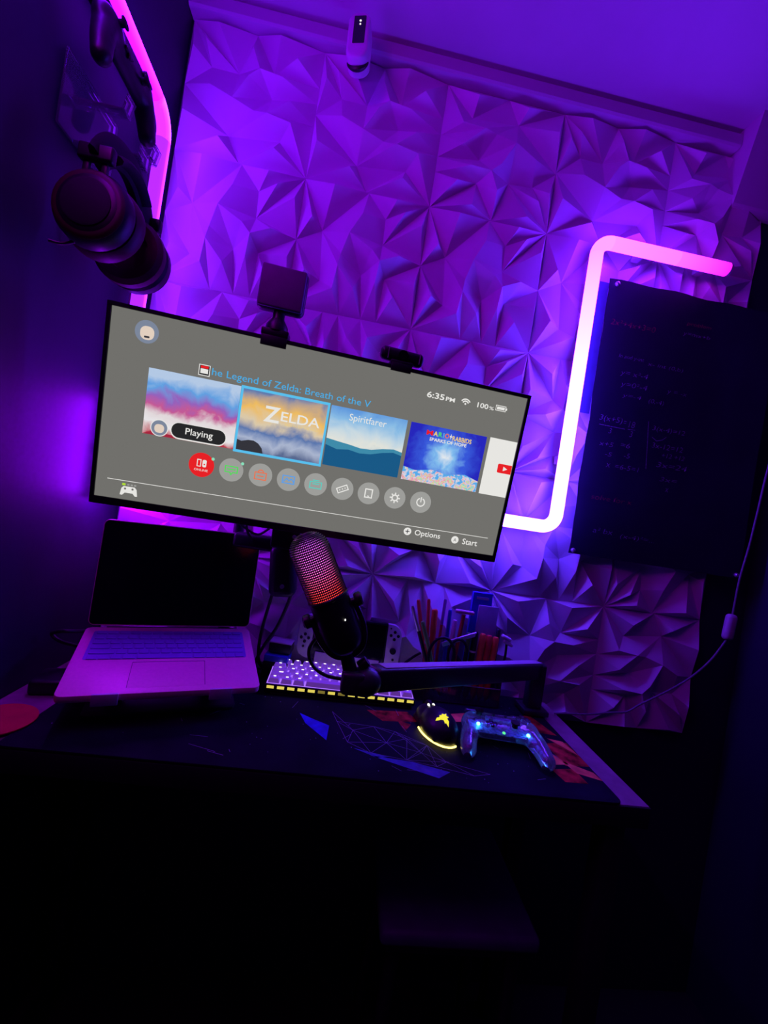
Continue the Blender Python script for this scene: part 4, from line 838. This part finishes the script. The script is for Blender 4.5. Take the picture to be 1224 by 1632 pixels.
def pen(label, p0, p1, m, r=0.0042, tipm=None, capm=None, name='pen', cat='pen', grp='pens in the desk organizer'):
    p0, p1 = Vector(p0), Vector(p1); d_ = p1 - p0; L_ = d_.length; o = thing(name, label, cat, p0, group='markers in the desk organizer' if name == 'marker' else grp); bs = basis((0, 0, 0), d_)
    b = B(); b.lathe([(0.001, 0.0), (r * .6, 0.006), (r, 0.014), (r, L_ * 0.72), (r * .96, L_ * 0.725)], bs, 12); b.build('barrel', m, o)
    b = B(); b.lathe([(r * 1.08, L_ * 0.715), (r * 1.08, L_ - 0.004), (r * .8, L_)], bs, 12); b.build('cap', capm or m, o)
    if tipm: b = B(); b.lathe([(r * 1.15, L_ * 0.70), (r * 1.15, L_ * 0.725)], bs, 12); b.build('ring', tipm, o)
    return o
pen('black pen with silver cap leaning far left in the organizer', (0.796, -0.062, ZO), (0.712, -0.072, 0.955), 'black_plastic', .0045, None, 'silver')
pen('red pen with pale tip second from left in the organizer', (0.786, -0.040, ZO), (0.728, -0.050, 0.966), 'pen_red', .0042)
pen('short green marker leaning in front of the red pens', (0.806, -0.080, ZO), (0.738, -0.086, 0.925), 'pen_green', .0048, None, 'pen_green')
pen('tall red pencil upright beside the wide orange marker', (0.777, -0.049, ZO), (0.752, -0.056, 0.972), 'pen_red', .0040)
pen('wide orange-red marker in the middle of the pens', (0.779, -0.071, ZO), (0.764, -0.080, 0.955), 'pen_orange', .0068)
pen('dark blue pen leaning right among the pens', (0.810, -0.066, ZO), (0.803, -0.070, 0.957), 'pen_blue', .0044)
pen('slim red pen leaning right behind the dark blue pen', (0.796, -0.040, ZO), (0.794, -0.048, 0.976), 'pen_red', .0036, None, 'pen_purple')
pen('purple marker standing right of the blue pen', (0.824, -0.050, ZO), (0.824, -0.052, 0.930), 'pen_purple', .0055, None, 'pen_pink')
o = thing('razor', 'pink T-shaped razor standing upright in the organizer', 'razor', (0.838, -0.045, ZO))
b = B(); b.tube([(0, 0, 0), (0, -0.004, 0.09), (0.002, -0.016, 0.19)], [0.004, 0.005, 0.0045], 10); b.build('handle', 'pen_red', o)
b = B(); b.box((0.003, -0.018, 0.197), (0.046, 0.010, 0.009), 0.003, 3, Euler((0, R(1), 0)).to_matrix()); b.build('head', 'pen_pink', o)
o = thing('scissors', 'black-handled scissors lying slanted across the organizer top', 'scissors', (0.800, -0.088, 0.874))
b = B(); b.box((0.030, 0, 0.022), (0.085, 0.004, 0.010), 0.001, 1, Euler((0, R(-24), 0)).to_matrix()); b.build('blade', 'silver', o)
b = B(); pts = [(-0.008 + 0.030 * math.cos(R(a)), -0.004, -0.020 + 0.042 * math.sin(R(a))) for a in range(0, 361, 15)]; b.tube(pts, 0.0035, 8); b.build('handle', 'black_plastic', o)
b = B(); pts = [(0.030 + 0.022 * math.cos(R(a)), -0.002, -0.014 + 0.036 * math.sin(R(a))) for a in range(0, 361, 15)]; b.tube(pts, 0.0032, 8); b.build('handle', 'black_plastic', o)
o = thing('card_box', 'tall blue card box at the back of the organizer', 'box', (0.885, -0.0425, ZO))
b = B(); b.box((0, 0, 0.124), (0.050, 0.010, 0.244), 0.001, 1); b.build('carton', 'box_blue', o); b = B(); b.box((0.0, -0.0054, 0.232), (0.030, 0.0008, 0.006)); b.build('printed_band', 'grey_plastic', o)
b = B(); b.box((0, 0, 0.110), (0.050, 0.005, 0.216), 0.002, 2); tag(b.build('note_card', 'card_grey', None, loc=(0.899, -0.058, ZO)), 'pale grey card standing in front of the blue box', 'card')
for i, (m_, lb_) in enumerate((('pen_orange', 'orange capped marker nearest the dark marker in the organizer'), ('pen_red', 'red capped marker between two orange markers'), ('pen_orange', 'orange capped marker at the right end of the organizer'))):
    pen(lb_, (0.884 + i * 0.0155, -0.082, ZO), (0.886 + i * 0.0158, -0.083, 0.914 - i * 0.002), m_, .0070, None, m_, 'marker', 'marker')
pen('black marker with pale cap top beside the orange markers', (0.866, -0.082, ZO), (0.867, -0.083, 0.917), 'black_plastic', .0070, 'white_plastic', 'black_plastic', 'marker', 'marker')
pen('dark green marker left of the black marker', (0.853, -0.080, ZO), (0.852, -0.083, 0.912), 'black_metal', .0052, None, 'pen_green', 'marker', 'marker')
o = thing('usb_adapter', 'pair of white cable plugs hanging over organizer right side', 'plug', (0.949, -0.078, 0.880))
for dx, dz in ((-0.004, 0.030), (0.002, 0.018)):
    b = B(); b.box((dx, 0, dz), (0.026, 0.010, 0.009), 0.004, 3, Euler((0, R(22), 0)).to_matrix()); b.build('plug_body', 'white_plastic', o)
b = B(); b.tube(spline([(0.0, 0.004, 0.022), (0.002, 0.006, -0.02), (-0.004, 0.012, -0.07), (0.004, 0.016, -0.121)], 6), 0.003, 8); b.build('cord', 'cable_black', o)
b = B(); b.box((0, 0, 0.0), (0.008, 0.008, 0.165), 0.001, 1); tag(b.build('stylus', 'black_plastic', None, loc=(0.931, -0.060, ZO + 0.0835)), 'black square stylus at organizer right end', 'stylus')

# ------------------------------------------------------------------ loose cables and small things
def cable(name, label, pts, r, m, n=8): b = B(); b.tube(spline(pts, n), r, 8); return tag(b.build(name, m), label, 'cable', 'loose black cables on the desk')
cable('power_cable', 'thick black cable hanging nearest laptop from the monitor arm', [(0.405, -0.10, 1.00), (0.390, -0.07, 0.93), (0.378, -0.06, 0.84), (0.380, -0.05, 0.78), (0.395, -0.045, 0.7575)], 0.0038, 'cable_black')
cable('power_cable', 'black cable curving from arm joint toward the small boxes', [(0.435, -0.09, 0.97), (0.430, -0.065, 0.93), (0.412, -0.060, 0.865), (0.388, -0.065, 0.815), (0.372, -0.07, 0.770), (0.365, -0.075, 0.7575)], 0.0038, 'cable_black')
cable('video_cable', 'thin black cable dropping behind the laptop screen corner', [(0.335, -0.20, 1.13), (0.330, -0.13, 1.075), (0.345, -0.09, 1.05), (0.362, -0.08, 1.055)], 0.0026, 'cable_black')
cable('video_cable', 'thin black cable crossing left of the monitor arm', [(0.300, -0.21, 1.12), (0.325, -0.13, 1.082), (0.350, -0.12, 1.072), (0.372, -0.125, 1.088)], 0.0026, 'cable_black')
cable('charging_cable', 'black cable looping out left of the laptop', [(0.070, -0.150, 0.838), (0.058, -0.205, 0.853), (0.040, -0.205, 0.851), (0.024, -0.20, 0.842), (0.039, -0.195, 0.828), (0.060, -0.150, 0.800), (0.070, -0.11, 0.758)], 0.0035, 'cable_black')
cable('console_cable', 'black cable curling right of the handheld console', [(0.690, -0.085, 0.800), (0.712, -0.080, 0.822), (0.735, -0.070, 0.838), (0.752, -0.05, 0.84)], 0.0030, 'cable_black')
o = thing('switch_cable', 'pale thin cord with inline switch hanging at right', 'cable', (1.20, -0.10, DZ))
def C(*p): return [(x - 1.20, y + 0.10, z_ - DZ) for x, y, z_ in p]
b = B(); b.tube(spline(C((1.560, -0.10, 1.60), (1.528, -0.10, 1.44), (1.514, -0.10, 1.30), (1.506, -0.10, 1.215), (1.494, -0.10, 1.13), (1.490, -0.10, 1.043)), 10), 0.0022, 8); b.build('upper_lead', 'cable_grey', o)
b = B(); b.tube(spline(C((1.484, -0.10, 0.980), (1.450, -0.10, 0.925), (1.405, -0.10, 0.878), (1.350, -0.10, 0.838), (1.288, -0.10, 0.800), (1.255, -0.10, 0.778), (1.215, -0.10, 0.772), (1.160, -0.10, 0.762), (1.100, -0.10, 0.7575), (1.080, -0.095, 0.7535)), 8), 0.0022, 8); b.build('lower_lead', 'cable_grey', o)
b = B(); b.box(C((1.487, -0.10, 1.012))[0], (0.026, 0.018, 0.064), 0.009, 4, Euler((0, R(4), 0)).to_matrix()); b.build('inline_switch', 'grey_plastic', o)
o = thing('coaster', 'round red felt coaster at the desk front left', 'coaster', (0.052, -0.336, DZ + 0.0002))
b = B(); b.lathe([(0.046, 0.004), (0.0475, 0.005), (0.0475, 0.0065), (0.046, 0.0075)], I4, 48); b.build('pad', 'red_felt', o)
b = B(); b.lathe([(0.044, 0.0), (0.044, 0.0042)], I4, 40); b.build('base', 'black_plastic', o)
o = thing('charger_brick', 'black charger brick lying left of the laptop', 'charger', (0.052, -0.215, DZ), (0, 0, R(12)))
b = B(); b.box((0, 0, 0.013), (0.062, 0.062, 0.026), 0.006, 3); b.build('body', 'black_plastic', o); b = B(); b.cyl((0.0, 0.030, 0.013), (0.0, 0.042, 0.013), 0.005, 0.003, 10); b.build('strain_relief', 'rubber', o)
bpy.context.view_layer.update()
